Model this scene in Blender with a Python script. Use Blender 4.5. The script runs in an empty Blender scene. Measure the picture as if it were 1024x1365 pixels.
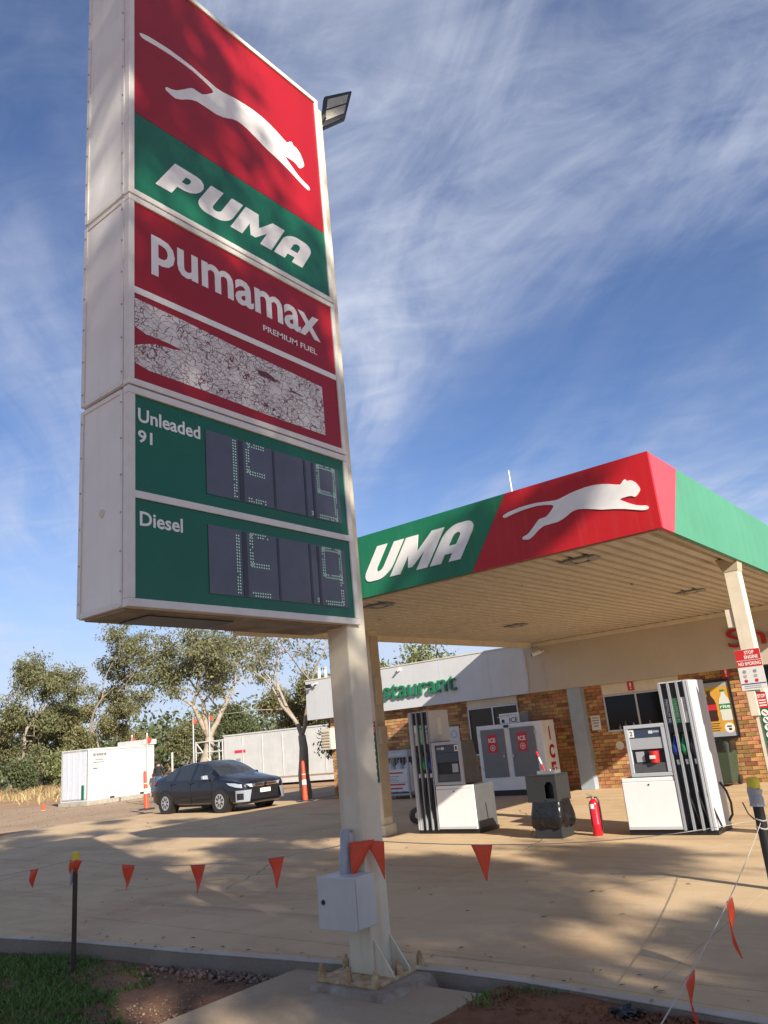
import bpy, bmesh, math, random
import numpy as np
from mathutils import Vector, Matrix, Quaternion

# ------------------------------------------------------------------ camera, sky, sun, exposure
scene = bpy.context.scene
C = scene.collection
PI = math.pi
rad = math.radians

def camera_setup():
    pitch, roll, yaw = rad(16.343), rad(-5.456), rad(-37.406)
    f = Vector((math.sin(yaw)*math.cos(pitch), math.cos(yaw)*math.cos(pitch), math.sin(pitch)))
    r0 = Vector((math.cos(yaw), -math.sin(yaw), 0)); u0 = r0.cross(f)
    r = math.cos(roll)*r0 + math.sin(roll)*u0
    u = -math.sin(roll)*r0 + math.cos(roll)*u0
    cd = bpy.data.cameras.new('camera'); co = bpy.data.objects.new('camera', cd); C.objects.link(co)
    cd.sensor_fit = 'VERTICAL'; cd.sensor_height = 24.0; cd.lens = 1028.26/1365.0*24.0
    cd.clip_start = 0.05; cd.clip_end = 3000
    m = Matrix(((r.x, u.x, -f.x, 0), (r.y, u.y, -f.y, 0), (r.z, u.z, -f.z, 1.6), (0, 0, 0, 1)))
    co.matrix_world = m
    scene.camera = co
camera_setup()

SUN = Vector((1.0, -0.435, 0.55)).normalized()          # towards the sun
SUN_EL = math.asin(SUN.z)
SUN_ROT = math.atan2(SUN.x, SUN.y)

def world_setup():
    w = bpy.data.worlds.new('World'); scene.world = w; w.use_nodes = True
    nt = w.node_tree; nt.nodes.clear(); N = nt.nodes.new; L = nt.links.new
    out = N('ShaderNodeOutputWorld'); bg = N('ShaderNodeBackground'); bg.inputs['Strength'].default_value = 0.076
    sky = N('ShaderNodeTexSky'); sky.sky_type = 'NISHITA'; sky.sun_disc = False
    sky.sun_elevation = SUN_EL; sky.sun_rotation = SUN_ROT
    sky.air_density = 1.0; sky.dust_density = 0.15; sky.ozone_density = 3.5
    # thin high cloud, laid out on a flat layer far overhead
    tc = N('ShaderNodeTexCoord'); sep = N('ShaderNodeSeparateXYZ'); L(tc.outputs['Generated'], sep.inputs[0])
    zc = N('ShaderNodeMath'); zc.operation = 'MAXIMUM'; zc.inputs[1].default_value = 0.0; L(sep.outputs['Z'], zc.inputs[0])
    za = N('ShaderNodeMath'); za.operation = 'ADD'; za.inputs[1].default_value = 0.12; L(zc.outputs[0], za.inputs[0])
    dx = N('ShaderNodeMath'); dx.operation = 'DIVIDE'; L(sep.outputs['X'], dx.inputs[0]); L(za.outputs[0], dx.inputs[1])
    dy = N('ShaderNodeMath'); dy.operation = 'DIVIDE'; L(sep.outputs['Y'], dy.inputs[0]); L(za.outputs[0], dy.inputs[1])
    cb = N('ShaderNodeCombineXYZ'); L(dx.outputs[0], cb.inputs[0]); L(dy.outputs[0], cb.inputs[1])
    def layer(rotz, sx, sy, loc, scale, detail, rough, lo, hi, dist=0.6):
        mp = N('ShaderNodeMapping'); mp.inputs['Rotation'].default_value = (0, 0, rad(rotz)); mp.inputs['Scale'].default_value = (sx, sy, 1)
        mp.inputs['Location'].default_value = loc
        # rotate first, then stretch: two mapping nodes
        m0 = N('ShaderNodeMapping'); m0.inputs['Rotation'].default_value = (0, 0, rad(rotz)); L(cb.outputs[0], m0.inputs[0])
        mp.inputs['Rotation'].default_value = (0, 0, 0); L(m0.outputs[0], mp.inputs[0])
        no = N('ShaderNodeTexNoise'); no.inputs['Scale'].default_value = scale; no.inputs['Detail'].default_value = detail
        no.inputs['Roughness'].default_value = rough; no.inputs['Distortion'].default_value = dist
        L(mp.outputs[0], no.inputs['Vector'])
        mr = N('ShaderNodeMapRange'); mr.interpolation_type = 'SMOOTHSTEP'; mr.inputs['From Min'].default_value = lo; mr.inputs['From Max'].default_value = hi
        L(no.outputs['Fac'], mr.inputs['Value']); return mr.outputs[0]
    broad = layer(CLOUD_ROT, 0.5, 0.9, CLOUD_LOC, 0.75, 5, 0.55, 0.36, 0.64)
    streak = layer(CLOUD_ROT+6, 0.7, 1.9, (3.1, 1.7, 0), 1.7, 9, 0.6, 0.30, 0.74, 1.0)
    fine = layer(CLOUD_ROT-50, 0.9, 1.7, (7.3, 4.1, 0), 6.0, 7, 0.6, 0.28, 0.8, 0.8)
    def mul(a, b):
        m = N('ShaderNodeMath'); m.operation = 'MULTIPLY'
        for i, x in enumerate((a, b)):
            if isinstance(x, float): m.inputs[i].default_value = x
            else: L(x, m.inputs[i])
        return m.outputs[0]
    def add(a, b):
        m = N('ShaderNodeMath'); m.operation = 'ADD'
        for i, x in enumerate((a, b)):
            if isinstance(x, float): m.inputs[i].default_value = x
            else: L(x, m.inputs[i])
        return m.outputs[0]
    tex = add(add(mul(streak, 0.62), mul(fine, 0.30)), 0.10)
    fac = mul(mul(broad, tex), 0.84)
    fac = add(fac, mul(add(mul(streak, 0.7), mul(fine, 0.3)), 0.10))
    mx = N('ShaderNodeMix'); mx.data_type = 'RGBA'; mx.inputs[7].default_value = (5.1, 5.5, 6.5, 1)
    hs = N('ShaderNodeHueSaturation'); hs.inputs['Saturation'].default_value = 1.12
    tn = N('ShaderNodeMix'); tn.data_type = 'RGBA'; tn.blend_type = 'MULTIPLY'; tn.inputs[0].default_value = 1.0; tn.inputs[7].default_value = (1.12, 0.985, 1.05, 1); L(sky.outputs[0], tn.inputs[6]); L(tn.outputs[2], hs.inputs['Color'])
    hz = N('ShaderNodeMapRange'); hz.interpolation_type = 'SMOOTHSTEP'; hz.inputs['From Min'].default_value = 0.34; hz.inputs['From Max'].default_value = -0.02; hz.inputs['To Max'].default_value = 0.85
    L(sep.outputs['Z'], hz.inputs['Value'])
    hx = N('ShaderNodeMix'); hx.data_type = 'RGBA'; hx.inputs[7].default_value = (3.5, 4.6, 6.6, 1); L(hz.outputs[0], hx.inputs[0]); L(hs.outputs[0], hx.inputs[6])
    L(fac, mx.inputs[0]); L(hx.outputs[2], mx.inputs[6])
    L(mx.outputs[2], bg.inputs['Color']); L(bg.outputs[0], out.inputs[0])
CLOUD_ROT, CLOUD_LOC = 30.0, (5.6, -2.6, 0.0)
world_setup()

sd = bpy.data.lights.new('sun', 'SUN'); so = bpy.data.objects.new('sun', sd); C.objects.link(so)
sd.energy = 5.0; sd.angle = rad(0.53); sd.color = (1.0, 0.93, 0.82)
so.rotation_euler = (-SUN).to_track_quat('-Z', 'Y').to_euler(); so.location = SUN*60
vs = scene.view_settings
vs.view_transform = 'Standard'; vs.look = 'None'; vs.gamma = 1; vs.exposure = 0.84; vs.use_curve_mapping = False
try:
    scene.cycles.use_denoising = True
    scene.cycles.max_bounces = 6; scene.cycles.transparent_max_bounces = 8
    scene.cycles.sample_clamp_indirect = 6
except Exception: pass

# ------------------------------------------------------------------ materials
MATS = {}
def M(name, col=(0.5, 0.5, 0.5), rough=0.6, metal=0.0, var=0.0, scale=6.0, col2=None, bump=0.0, bscale=None, emit=0.0,
      island=0.0, spec=0.5, coat=0.0, aniso=None, alpha=None, trans=0.0, streak=0.0, streakcol=(0.35, 0.22, 0.12)):
    if name in MATS: return MATS[name]
    m = bpy.data.materials.new(name); m.use_nodes = True; nt = m.node_tree; N = nt.nodes.new; L = nt.links.new
    b = nt.nodes['Principled BSDF']; b.inputs['Roughness'].default_value = rough; b.inputs['Metallic'].default_value = metal
    b.inputs['Specular IOR Level'].default_value = spec
    if coat: b.inputs['Coat Weight'].default_value = coat; b.inputs['Coat Roughness'].default_value = 0.05
    c = (*col, 1); b.inputs['Base Color'].default_value = c
    last = None
    tc = N('ShaderNodeTexCoord')
    if var > 0 or bump > 0 or streak > 0:
        no = N('ShaderNodeTexNoise'); no.inputs['Scale'].default_value = scale; no.inputs['Detail'].default_value = 8; no.inputs['Roughness'].default_value = 0.65
        L(tc.outputs['Object'], no.inputs['Vector'])
        if var > 0:
            c2 = col2 if col2 else tuple(x*(1-var) for x in col)
            mr = N('ShaderNodeMapRange'); mr.inputs['From Min'].default_value = 0.35; mr.inputs['From Max'].default_value = 0.68
            L(no.outputs['Fac'], mr.inputs['Value'])
            mx = N('ShaderNodeMix'); mx.data_type = 'RGBA'; mx.inputs[6].default_value = c; mx.inputs[7].default_value = (*c2, 1)
            L(mr.outputs[0], mx.inputs[0]); last = mx.outputs[2]
            rr = N('ShaderNodeMapRange'); rr.inputs['To Min'].default_value = max(0.02, rough-0.12); rr.inputs['To Max'].default_value = min(1, rough+0.15)
            L(no.outputs['Fac'], rr.inputs['Value']); L(rr.outputs[0], b.inputs['Roughness'])
        if bump > 0:
            n2 = N('ShaderNodeTexNoise'); n2.inputs['Scale'].default_value = bscale or scale*6; n2.inputs['Detail'].default_value = 5
            L(tc.outputs['Object'], n2.inputs['Vector'])
            bp = N('ShaderNodeBump'); bp.inputs['Strength'].default_value = bump; bp.inputs['Distance'].default_value = 0.02
            L(n2.outputs['Fac'], bp.inputs['Height']); L(bp.outputs[0], b.inputs['Normal'])
    if streak > 0:
        mp = N('ShaderNodeMapping'); mp.inputs['Scale'].default_value = (9, 9, 0.55); L(tc.outputs['Object'], mp.inputs[0])
        n3 = N('ShaderNodeTexNoise'); n3.inputs['Scale'].default_value = 1.6; n3.inputs['Detail'].default_value = 7; L(mp.outputs[0], n3.inputs['Vector'])
        mr = N('ShaderNodeMapRange'); mr.inputs['From Min'].default_value = 0.52; mr.inputs['From Max'].default_value = 0.78; mr.inputs['To Max'].default_value = streak
        L(n3.outputs['Fac'], mr.inputs['Value'])
        mx = N('ShaderNodeMix'); mx.data_type = 'RGBA'; mx.inputs[7].default_value = (*streakcol, 1)
        if last: L(last, mx.inputs[6])
        else: mx.inputs[6].default_value = c
        L(mr.outputs[0], mx.inputs[0]); last = mx.outputs[2]
    if island > 0:
        ge = N('ShaderNodeNewGeometry'); oi = N('ShaderNodeObjectInfo')
        ad = N('ShaderNodeMath'); ad.operation = 'ADD'; L(ge.outputs['Random Per Island'], ad.inputs[0]); L(oi.outputs['Random'], ad.inputs[1])
        fr = N('ShaderNodeMath'); fr.operation = 'FRACT'; L(ad.outputs[0], fr.inputs[0])
        hs = N('ShaderNodeHueSaturation')
        if last: L(last, hs.inputs['Color'])
        else: hs.inputs['Color'].default_value = c
        vr = N('ShaderNodeMapRange'); vr.inputs['To Min'].default_value = 1-island; vr.inputs['To Max'].default_value = 1+island
        L(fr.outputs[0], vr.inputs['Value']); L(vr.outputs[0], hs.inputs['Value'])
        f2 = N('ShaderNodeMath'); f2.operation = 'MULTIPLY'; f2.inputs[1].default_value = 7.31; L(fr.outputs[0], f2.inputs[0])
        f3 = N('ShaderNodeMath'); f3.operation = 'FRACT'; L(f2.outputs[0], f3.inputs[0])
        hr = N('ShaderNodeMapRange'); hr.inputs['To Min'].default_value = 0.5-0.06*island; hr.inputs['To Max'].default_value = 0.5+0.06*island
        L(f3.outputs[0], hr.inputs['Value']); L(hr.outputs[0], hs.inputs['Hue'])
        last = hs.outputs[0]
    if last is not None: L(last, b.inputs['Base Color'])
    if emit > 0:
        b.inputs['Emission Color'].default_value = c; b.inputs['Emission Strength'].default_value = emit
    if trans > 0:
        tr = N('ShaderNodeBsdfTranslucent'); ms = N('ShaderNodeMixShader'); ms.inputs[0].default_value = trans
        if last is not None: L(last, tr.inputs['Color'])
        else: tr.inputs['Color'].default_value = c
        L(b.outputs[0], ms.inputs[1]); L(tr.outputs[0], ms.inputs[2]); L(ms.outputs[0], nt.nodes['Material Output'].inputs[0])
    MATS[name] = m
    return m

M('sign_white', (0.76, 0.73, 0.655), 0.38, var=0.10, scale=1.8, streak=0.22, streakcol=(0.42, 0.36, 0.28))
M('sign_frame', (0.72, 0.68, 0.61), 0.35, var=0.12, scale=9)
M('sign_red', (0.33, 0.008, 0.014), 0.30, var=0.12, scale=1.5, spec=0.3)
M('sign_green', (0.010, 0.125, 0.066), 0.27, var=0.14, scale=1.5, spec=0.35)
M('print_white', (0.80, 0.775, 0.72), 0.35, var=0.06, scale=12)
M('sign_soffit', (0.42, 0.35, 0.27), 0.6, var=0.5, scale=4, col2=(0.22, 0.14, 0.08))
M('pole_paint', (0.66, 0.61, 0.48), 0.45, var=0.22, scale=2.6, col2=(0.60, 0.50, 0.34), bump=0.04, streak=0.35, streakcol=(0.40, 0.24, 0.11))
M('rusty_cream', (0.55, 0.43, 0.25), 0.7, var=0.6, scale=14, col2=(0.30, 0.14, 0.05), bump=0.2)
M('grey_box', (0.52, 0.515, 0.48), 0.42, var=0.10, scale=5, streak=0.15)
M('footing', (0.33, 0.29, 0.23), 0.9, var=0.5, scale=7, col2=(0.22, 0.14, 0.085), bump=0.6)
M('led_panel', (0.10, 0.10, 0.125), 0.3, var=0.25, scale=3)
M('led_dark', (0.03, 0.03, 0.036), 0.4)
M('led_dot', (0.50, 0.80, 0.60), 0.5, emit=0.09)
M('black_plastic', (0.012, 0.012, 0.013), 0.42, var=0.3, scale=14)
M('black_rubber', (0.015, 0.015, 0.016), 0.35)
M('lamp_lens', (0.40, 0.365, 0.28), 0.3, var=0.12, scale=30)
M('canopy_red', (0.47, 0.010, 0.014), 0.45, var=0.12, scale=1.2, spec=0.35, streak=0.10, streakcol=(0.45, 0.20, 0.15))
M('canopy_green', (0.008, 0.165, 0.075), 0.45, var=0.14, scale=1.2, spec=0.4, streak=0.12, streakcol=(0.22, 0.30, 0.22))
M('canopy_red_sunlit', (0.60, 0.062, 0.085), 0.6, var=0.12, scale=1.2, streak=0.10, streakcol=(0.60, 0.25, 0.2))  # canopy red for the side, lightened: sunlight put into the colour
M('canopy_green_sunlit', (0.070, 0.275, 0.165), 0.6, var=0.14, scale=1.0, streak=0.15, streakcol=(0.25, 0.36, 0.28))  # canopy green for the side, paler because its sunlight is in the colour
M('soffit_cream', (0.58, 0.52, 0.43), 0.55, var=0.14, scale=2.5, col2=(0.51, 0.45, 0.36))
M('cream_paint', (0.70, 0.62, 0.47), 0.55, var=0.15, scale=4, streak=0.2)
M('tan_paint', (0.48, 0.39, 0.27), 0.6, var=0.2, scale=5)
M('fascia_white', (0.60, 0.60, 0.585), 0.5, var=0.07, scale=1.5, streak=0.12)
M('fascia_shaded', (0.50, 0.44, 0.35), 0.55, var=0.08, scale=1.5, streak=0.12)  # fascia tone darkened: the shade under the canopy is put into the beige
M('letter_green', (0.012, 0.17, 0.07), 0.4, var=0.1)
M('letter_red', (0.42, 0.012, 0.02), 0.4, var=0.1)
M('brick', (0.47, 0.255, 0.105), 0.85, var=0.45, scale=9, col2=(0.33, 0.155, 0.06), bump=0.35, bscale=60, island=0.42)
M('mortar', (0.24, 0.15, 0.085), 0.95, var=0.3, scale=20, bump=0.3)
M('pillar_grey', (0.33, 0.38, 0.42), 0.6, var=0.15, scale=4)
M('glass_dark', (0.006, 0.007, 0.008), 0.08, spec=0.22)
M('glass_brown', (0.05, 0.038, 0.026), 0.15, spec=0.25)
M('alu', (0.52, 0.53, 0.54), 0.4, metal=0.5, var=0.1)
M('pump_grey', (0.42, 0.44, 0.46), 0.35, var=0.1, scale=4)
M('pump_fin', (0.22, 0.23, 0.245), 0.4, var=0.1)
M('pump_light', (0.50, 0.51, 0.51), 0.4, var=0.08, scale=4)
M('pump_dark', (0.085, 0.088, 0.09), 0.45, var=0.2, scale=8)
M('pump_white', (0.78, 0.77, 0.74), 0.35, var=0.05, scale=4)
M('pump_screen', (0.035, 0.05, 0.085), 0.2)
M('pump_lcd', (0.55, 0.60, 0.58), 0.3)
M('nozzle_blue', (0.01, 0.04, 0.25), 0.4); M('nozzle_green', (0.01, 0.22, 0.08), 0.4)
M('white_plastic', (0.75, 0.75, 0.73), 0.4, var=0.06)
M('red_plastic', (0.55, 0.02, 0.02), 0.35, var=0.12)
M('extinguisher_red', (0.56, 0.008, 0.02), 0.25, var=0.08, coat=0.3)
M('bin_grey', (0.030, 0.030, 0.031), 0.55, var=0.1, scale=7, spec=0.3)
M('bag_black', (0.008, 0.008, 0.009), 0.25, bump=0.8, bscale=9)
M('bin_green', (0.036, 0.056, 0.032), 0.5, var=0.25, scale=6)
M('steel', (0.45, 0.46, 0.47), 0.35, metal=0.8, var=0.2)
M('freezer_door', (0.16, 0.165, 0.17), 0.4, var=0.12, scale=5)
M('freezer_white', (0.74, 0.74, 0.72), 0.4, var=0.08, scale=4)
M('notice_paper', (0.68, 0.66, 0.60), 0.6, var=0.12, scale=20)
M('print_grey', (0.25, 0.25, 0.26), 0.6); M('print_black', (0.03, 0.03, 0.03), 0.6)
M('poster_amber', (0.62, 0.33, 0.04), 0.3, var=0.1, scale=3)
M('poster_grey', (0.35, 0.36, 0.37), 0.4)
M('cola', (0.05, 0.018, 0.012), 0.25); M('clear_bottle', (0.62, 0.64, 0.58), 0.3); M('print_red', (0.52, 0.02, 0.03), 0.4); M('print_green', (0.01, 0.22, 0.06), 0.4)
M('picket', (0.035, 0.022, 0.018), 0.6, var=0.5, scale=15, col2=(0.08, 0.035, 0.02))
M('cap_yellow', (0.72, 0.55, 0.02), 0.45, var=0.1)
M('tape_grey', (0.36, 0.37, 0.39), 0.35, var=0.2, bump=0.3)
M('flag_orange', (0.90, 0.12, 0.045), 0.55, var=0.10, scale=10, trans=0.35)
M('string', (0.40, 0.37, 0.32), 0.7)
M('car_paint', (0.005, 0.006, 0.010), 0.25, spec=0.4, coat=0.4)
M('car_glass', (0.02, 0.024, 0.028), 0.06, spec=0.7)
M('tyre', (0.02, 0.02, 0.02), 0.8); M('rim', (0.55, 0.56, 0.57), 0.3, metal=0.6)
M('chrome', (0.75, 0.76, 0.78), 0.12, metal=1.0)
M('headlight', (0.60, 0.62, 0.64), 0.08, metal=0.5); M('taillight', (0.35, 0.01, 0.01), 0.2)
M('bumper_silver', (0.24, 0.26, 0.29), 0.3)
M('container_white', (0.54, 0.54, 0.515), 0.5, var=0.14, scale=1.5, streak=0.35, streakcol=(0.36, 0.30, 0.23))
M('container_grey', (0.55, 0.57, 0.62), 0.5, var=0.1)
M('concrete_block', (0.40, 0.36, 0.29), 0.9, var=0.35, bump=0.4)
M('bollard_orange', (0.72, 0.08, 0.03), 0.5, var=0.1)
M('bark_pale', (0.35, 0.30, 0.24), 0.9, var=0.5, scale=3, col2=(0.25, 0.19, 0.13), bump=0.5)
M('bark_dark', (0.11, 0.085, 0.065), 0.95, var=0.5, scale=5, bump=0.6)
M('leaf_gum', (0.150, 0.150, 0.062), 0.6, island=0.36, trans=0.25)
M('leaf_olive', (0.18, 0.17, 0.072), 0.6, island=0.34, trans=0.25)
M('leaf_dark', (0.090, 0.108, 0.042), 0.6, island=0.34, trans=0.2)
M('leaf_light', (0.17, 0.19, 0.07), 0.5, island=0.5, trans=0.28)
M('leaf_litter', (0.20, 0.12, 0.06), 0.8, island=0.5)
M('grass_blade', (0.105, 0.180, 0.036), 0.6, island=0.55, trans=0.3)
M('dry_grass', (0.42, 0.31, 0.15), 0.8, island=0.4, trans=0.25)
M('stone', (0.26, 0.19, 0.14), 0.9, var=0.4, scale=20, col2=(0.16, 0.09, 0.06), island=0.5, bump=0.4)
M('skin', (0.42, 0.26, 0.18), 0.55); M('shirt_black', (0.012, 0.012, 0.013), 0.85); M('jeans', (0.04, 0.07, 0.13), 0.85); M('hair_dark', (0.015, 0.011, 0.009), 0.7); M('shoe', (0.03, 0.025, 0.02), 0.7)

def ground_mat(name, base, c2, c3, s1, s2, bump, bscale, rough=0.92):
    m = bpy.data.materials.new(name); m.use_nodes = True; nt = m.node_tree; N = nt.nodes.new; L = nt.links.new
    b = nt.nodes['Principled BSDF']; b.inputs['Roughness'].default_value = rough; b.inputs['Specular IOR Level'].default_value = 0.3
    ge = N('ShaderNodeNewGeometry')
    def noise(s, det=8, ro=0.6, dist=0.0, vec=None):
        n = N('ShaderNodeTexNoise'); n.inputs['Scale'].default_value = s; n.inputs['Detail'].default_value = det; n.inputs['Roughness'].default_value = ro
        n.inputs['Distortion'].default_value = dist; L(vec or ge.outputs['Position'], n.inputs['Vector']); return n.outputs['Fac']
    def mixc(fac, a, bcol, lo, hi, mx_=1.0):
        mr = N('ShaderNodeMapRange'); mr.inputs['From Min'].default_value = lo; mr.inputs['From Max'].default_value = hi; mr.inputs['To Max'].default_value = mx_; L(fac, mr.inputs['Value'])
        mx = N('ShaderNodeMix'); mx.data_type = 'RGBA'; L(mr.outputs[0], mx.inputs[0])
        for i, x in ((6, a), (7, bcol)):
            if isinstance(x, tuple): mx.inputs[i].default_value = (*x, 1)
            else: L(x, mx.inputs[i])
        return mx.outputs[2]
    c = mixc(noise(s1, 6, 0.6, 0.8), base, c2, 0.42, 0.68)
    c = mixc(noise(s2, 9, 0.7), c, c3, 0.5, 0.75, 0.7)
    L(c, b.inputs['Base Color'])
    bp = N('ShaderNodeBump'); bp.inputs['Strength'].default_value = bump; bp.inputs['Distance'].default_value = 0.02
    L(noise(bscale, 8, 0.7), bp.inputs['Height']); L(bp.outputs[0], b.inputs['Normal'])
    MATS[name] = m; return m, nt, b, noise, mixc, c, ge

ground_mat('dirt', (0.36, 0.225, 0.125), (0.30, 0.155, 0.08), (0.42, 0.30, 0.18), 0.16, 1.6, 0.5, 9)
ground_mat('gravel', (0.36, 0.255, 0.165), (0.30, 0.20, 0.125), (0.42, 0.30, 0.19), 0.3, 6.0, 0.6, 30)
ground_mat('red_soil', (0.20, 0.085, 0.038), (0.15, 0.058, 0.027), (0.27, 0.15, 0.085), 1.6, 9.0, 1.0, 24)
ground_mat('verge_soil', (0.20, 0.105, 0.058), (0.15, 0.07, 0.036), (0.26, 0.17, 0.11), 1.6, 10.0, 1.0, 26)

def concrete_mat(name, base, c2, c3):
    m, nt, b, noise, mixc, c, ge = ground_mat(name, base, c2, c3, 0.55, 3.2, 0.25, 40, 0.8)
    N = nt.nodes.new; L = nt.links.new
    # tyre-dragged dust and drip stains along the driving direction, small pits and oil spots
    mp = N('ShaderNodeMapping'); mp.inputs['Scale'].default_value = (0.35, 1.6, 1); mp.inputs['Rotation'].default_value = (0, 0, rad(8)); L(ge.outputs['Position'], mp.inputs[0])
    c = mixc(noise(1.3, 8, 0.65, 0.6, mp.outputs[0]), c, (0.30, 0.19, 0.10), 0.52, 0.80, 0.75)
    c = mixc(noise(26, 3, 0.5), c, (0.17, 0.125, 0.08), 0.66, 0.80, 0.5)
    vo = N('ShaderNodeTexVoronoi'); vo.inputs['Scale'].default_value = 1.1; L(ge.outputs['Position'], vo.inputs['Vector'])
    iv = N('ShaderNodeMath'); iv.operation = 'SUBTRACT'; iv.inputs[0].default_value = 1.0; L(vo.outputs['Distance'], iv.inputs[1])
    c = mixc(iv.outputs[0], c, (0.08, 0.06, 0.045), 0.955, 0.99, 0.75)
    nd = N('ShaderNodeTexNoise'); nd.inputs['Scale'].default_value = 1.4; nd.inputs['Detail'].default_value = 6; L(ge.outputs['Position'], nd.inputs['Vector'])
    vm = N('ShaderNodeMix'); vm.data_type = 'RGBA'; vm.inputs[0].default_value = 0.30; L(ge.outputs['Position'], vm.inputs[6]); L(nd.outputs['Color'], vm.inputs[7])
    ve = N('ShaderNodeTexVoronoi'); ve.feature = 'DISTANCE_TO_EDGE'; ve.inputs['Scale'].default_value = 0.42; L(vm.outputs[2], ve.inputs['Vector'])
    ci = N('ShaderNodeMath'); ci.operation = 'SUBTRACT'; ci.inputs[0].default_value = 1.0; L(ve.outputs['Distance'], ci.inputs[1])
    br = N('ShaderNodeMapRange'); br.inputs['From Min'].default_value = 0.50; br.inputs['From Max'].default_value = 0.58; L(noise(0.23, 2, 0.5), br.inputs['Value'])
    cm = N('ShaderNodeMath'); cm.operation = 'MULTIPLY'; L(ci.outputs[0], cm.inputs[0]); L(br.outputs[0], cm.inputs[1])
    c = mixc(cm.outputs[0], c, (0.10, 0.065, 0.04), 0.9955, 0.9985, 0.8)
    m2 = N('ShaderNodeMapping'); m2.inputs['Scale'].default_value = (0.10, 2.6, 1); m2.inputs['Rotation'].default_value = (0, 0, rad(-4)); L(ge.outputs['Position'], m2.inputs[0])
    c = mixc(noise(1.0, 5, 0.6, 0.3, m2.outputs[0]), c, (0.20, 0.145, 0.095), 0.58, 0.74, 0.55)
    c = mixc(noise(90, 2, 0.5), c, (0.62, 0.52, 0.38), 0.60, 0.75, 0.35)
    L(c, b.inputs['Base Color']); return m
concrete_mat('forecourt_concrete', (0.54, 0.385, 0.222), (0.45, 0.30, 0.165), (0.59, 0.46, 0.295))
concrete_mat('kerb_concrete', (0.25, 0.205, 0.155), (0.19, 0.14, 0.10), (0.30, 0.26, 0.21))
concrete_mat('kerb_lip', (0.45, 0.40, 0.33), (0.36, 0.29, 0.22), (0.52, 0.48, 0.42))
concrete_mat('pad_concrete', (0.37, 0.275, 0.18), (0.29, 0.205, 0.125), (0.42, 0.34, 0.24))

def crackle_mat():
    m = bpy.data.materials.new('peeling_print'); m.use_nodes = True; nt = m.node_tree; N = nt.nodes.new; L = nt.links.new
    b = nt.nodes['Principled BSDF']; b.inputs['Roughness'].default_value = 0.5
    tc = N('ShaderNodeTexCoord')
    n0 = N('ShaderNodeTexNoise'); n0.inputs['Scale'].default_value = 9; L(tc.outputs['Object'], n0.inputs['Vector'])
    mxv = N('ShaderNodeMix'); mxv.data_type = 'RGBA'; mxv.inputs[0].default_value = 0.10; L(tc.outputs['Object'], mxv.inputs[6]); L(n0.outputs['Color'], mxv.inputs[7])
    def crack(sc, w):
        mp = N('ShaderNodeMapping'); mp.inputs['Scale'].default_value = (1, 0.75, 1.35); L(mxv.outputs[2], mp.inputs[0])
        v = N('ShaderNodeTexVoronoi'); v.feature = 'DISTANCE_TO_EDGE'; v.inputs['Scale'].default_value = sc; L(mp.outputs[0], v.inputs['Vector'])
        r = N('ShaderNodeMapRange'); r.inputs['From Min'].default_value = w*0.5; r.inputs['From Max'].default_value = w*1.6; L(v.outputs['Distance'], r.inputs['Value']); return r.outputs[0]
    a0_ = crack(34, 0.042); c = crack(16, 0.024)
    nw = N('ShaderNodeTexNoise'); nw.inputs['Scale'].default_value = 6; L(tc.outputs['Object'], nw.inputs['Vector'])
    wr = N('ShaderNodeMapRange'); wr.inputs['From Min'].default_value = 0.44; wr.inputs['From Max'].default_value = 0.62; L(nw.outputs['Fac'], wr.inputs['Value'])
    mxx = N('ShaderNodeMath'); mxx.operation = 'MAXIMUM'; L(a0_, mxx.inputs[0]); L(wr.outputs[0], mxx.inputs[1]); a = mxx.outputs[0]
    big = N('ShaderNodeTexNoise'); big.inputs['Scale'].default_value = 3.0; big.inputs['Detail'].default_value = 9
    mp = N('ShaderNodeMapping'); mp.inputs['Scale'].default_value = (1, 0.6, 2.2); L(tc.outputs['Object'], mp.inputs[0]); L(mp.outputs[0], big.inputs['Vector'])
    r = N('ShaderNodeMapRange'); r.inputs['From Min'].default_value = 0.335; r.inputs['From Max'].default_value = 0.36; L(big.outputs['Fac'], r.inputs['Value'])
    m1 = N('ShaderNodeMath'); m1.operation = 'MULTIPLY'; L(a, m1.inputs[0]); L(c, m1.inputs[1])
    m2 = N('ShaderNodeMath'); m2.operation = 'MULTIPLY'; L(m1.outputs[0], m2.inputs[0]); L(r.outputs[0], m2.inputs[1])
    n2 = N('ShaderNodeTexNoise'); n2.inputs['Scale'].default_value = 14; L(tc.outputs['Object'], n2.inputs['Vector'])
    wc = N('ShaderNodeMix'); wc.data_type = 'RGBA'; wc.inputs[6].default_value = (0.80, 0.78, 0.73, 1); wc.inputs[7].default_value = (0.56, 0.51, 0.46, 1); L(n2.outputs['Fac'], wc.inputs[0])
    mx = N('ShaderNodeMix'); mx.data_type = 'RGBA'; mx.inputs[6].default_value = (0.14, 0.018, 0.02, 1); L(wc.outputs[2], mx.inputs[7]); L(m2.outputs[0], mx.inputs[0])
    L(mx.outputs[2], b.inputs['Base Color'])
    bp = N('ShaderNodeBump'); bp.inputs['Strength'].default_value = 0.4; bp.inputs['Distance'].default_value = 0.004; L(m2.outputs[0], bp.inputs['Height']); L(bp.outputs[0], b.inputs['Normal'])
    MATS['peeling_print'] = m
crackle_mat()

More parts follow.
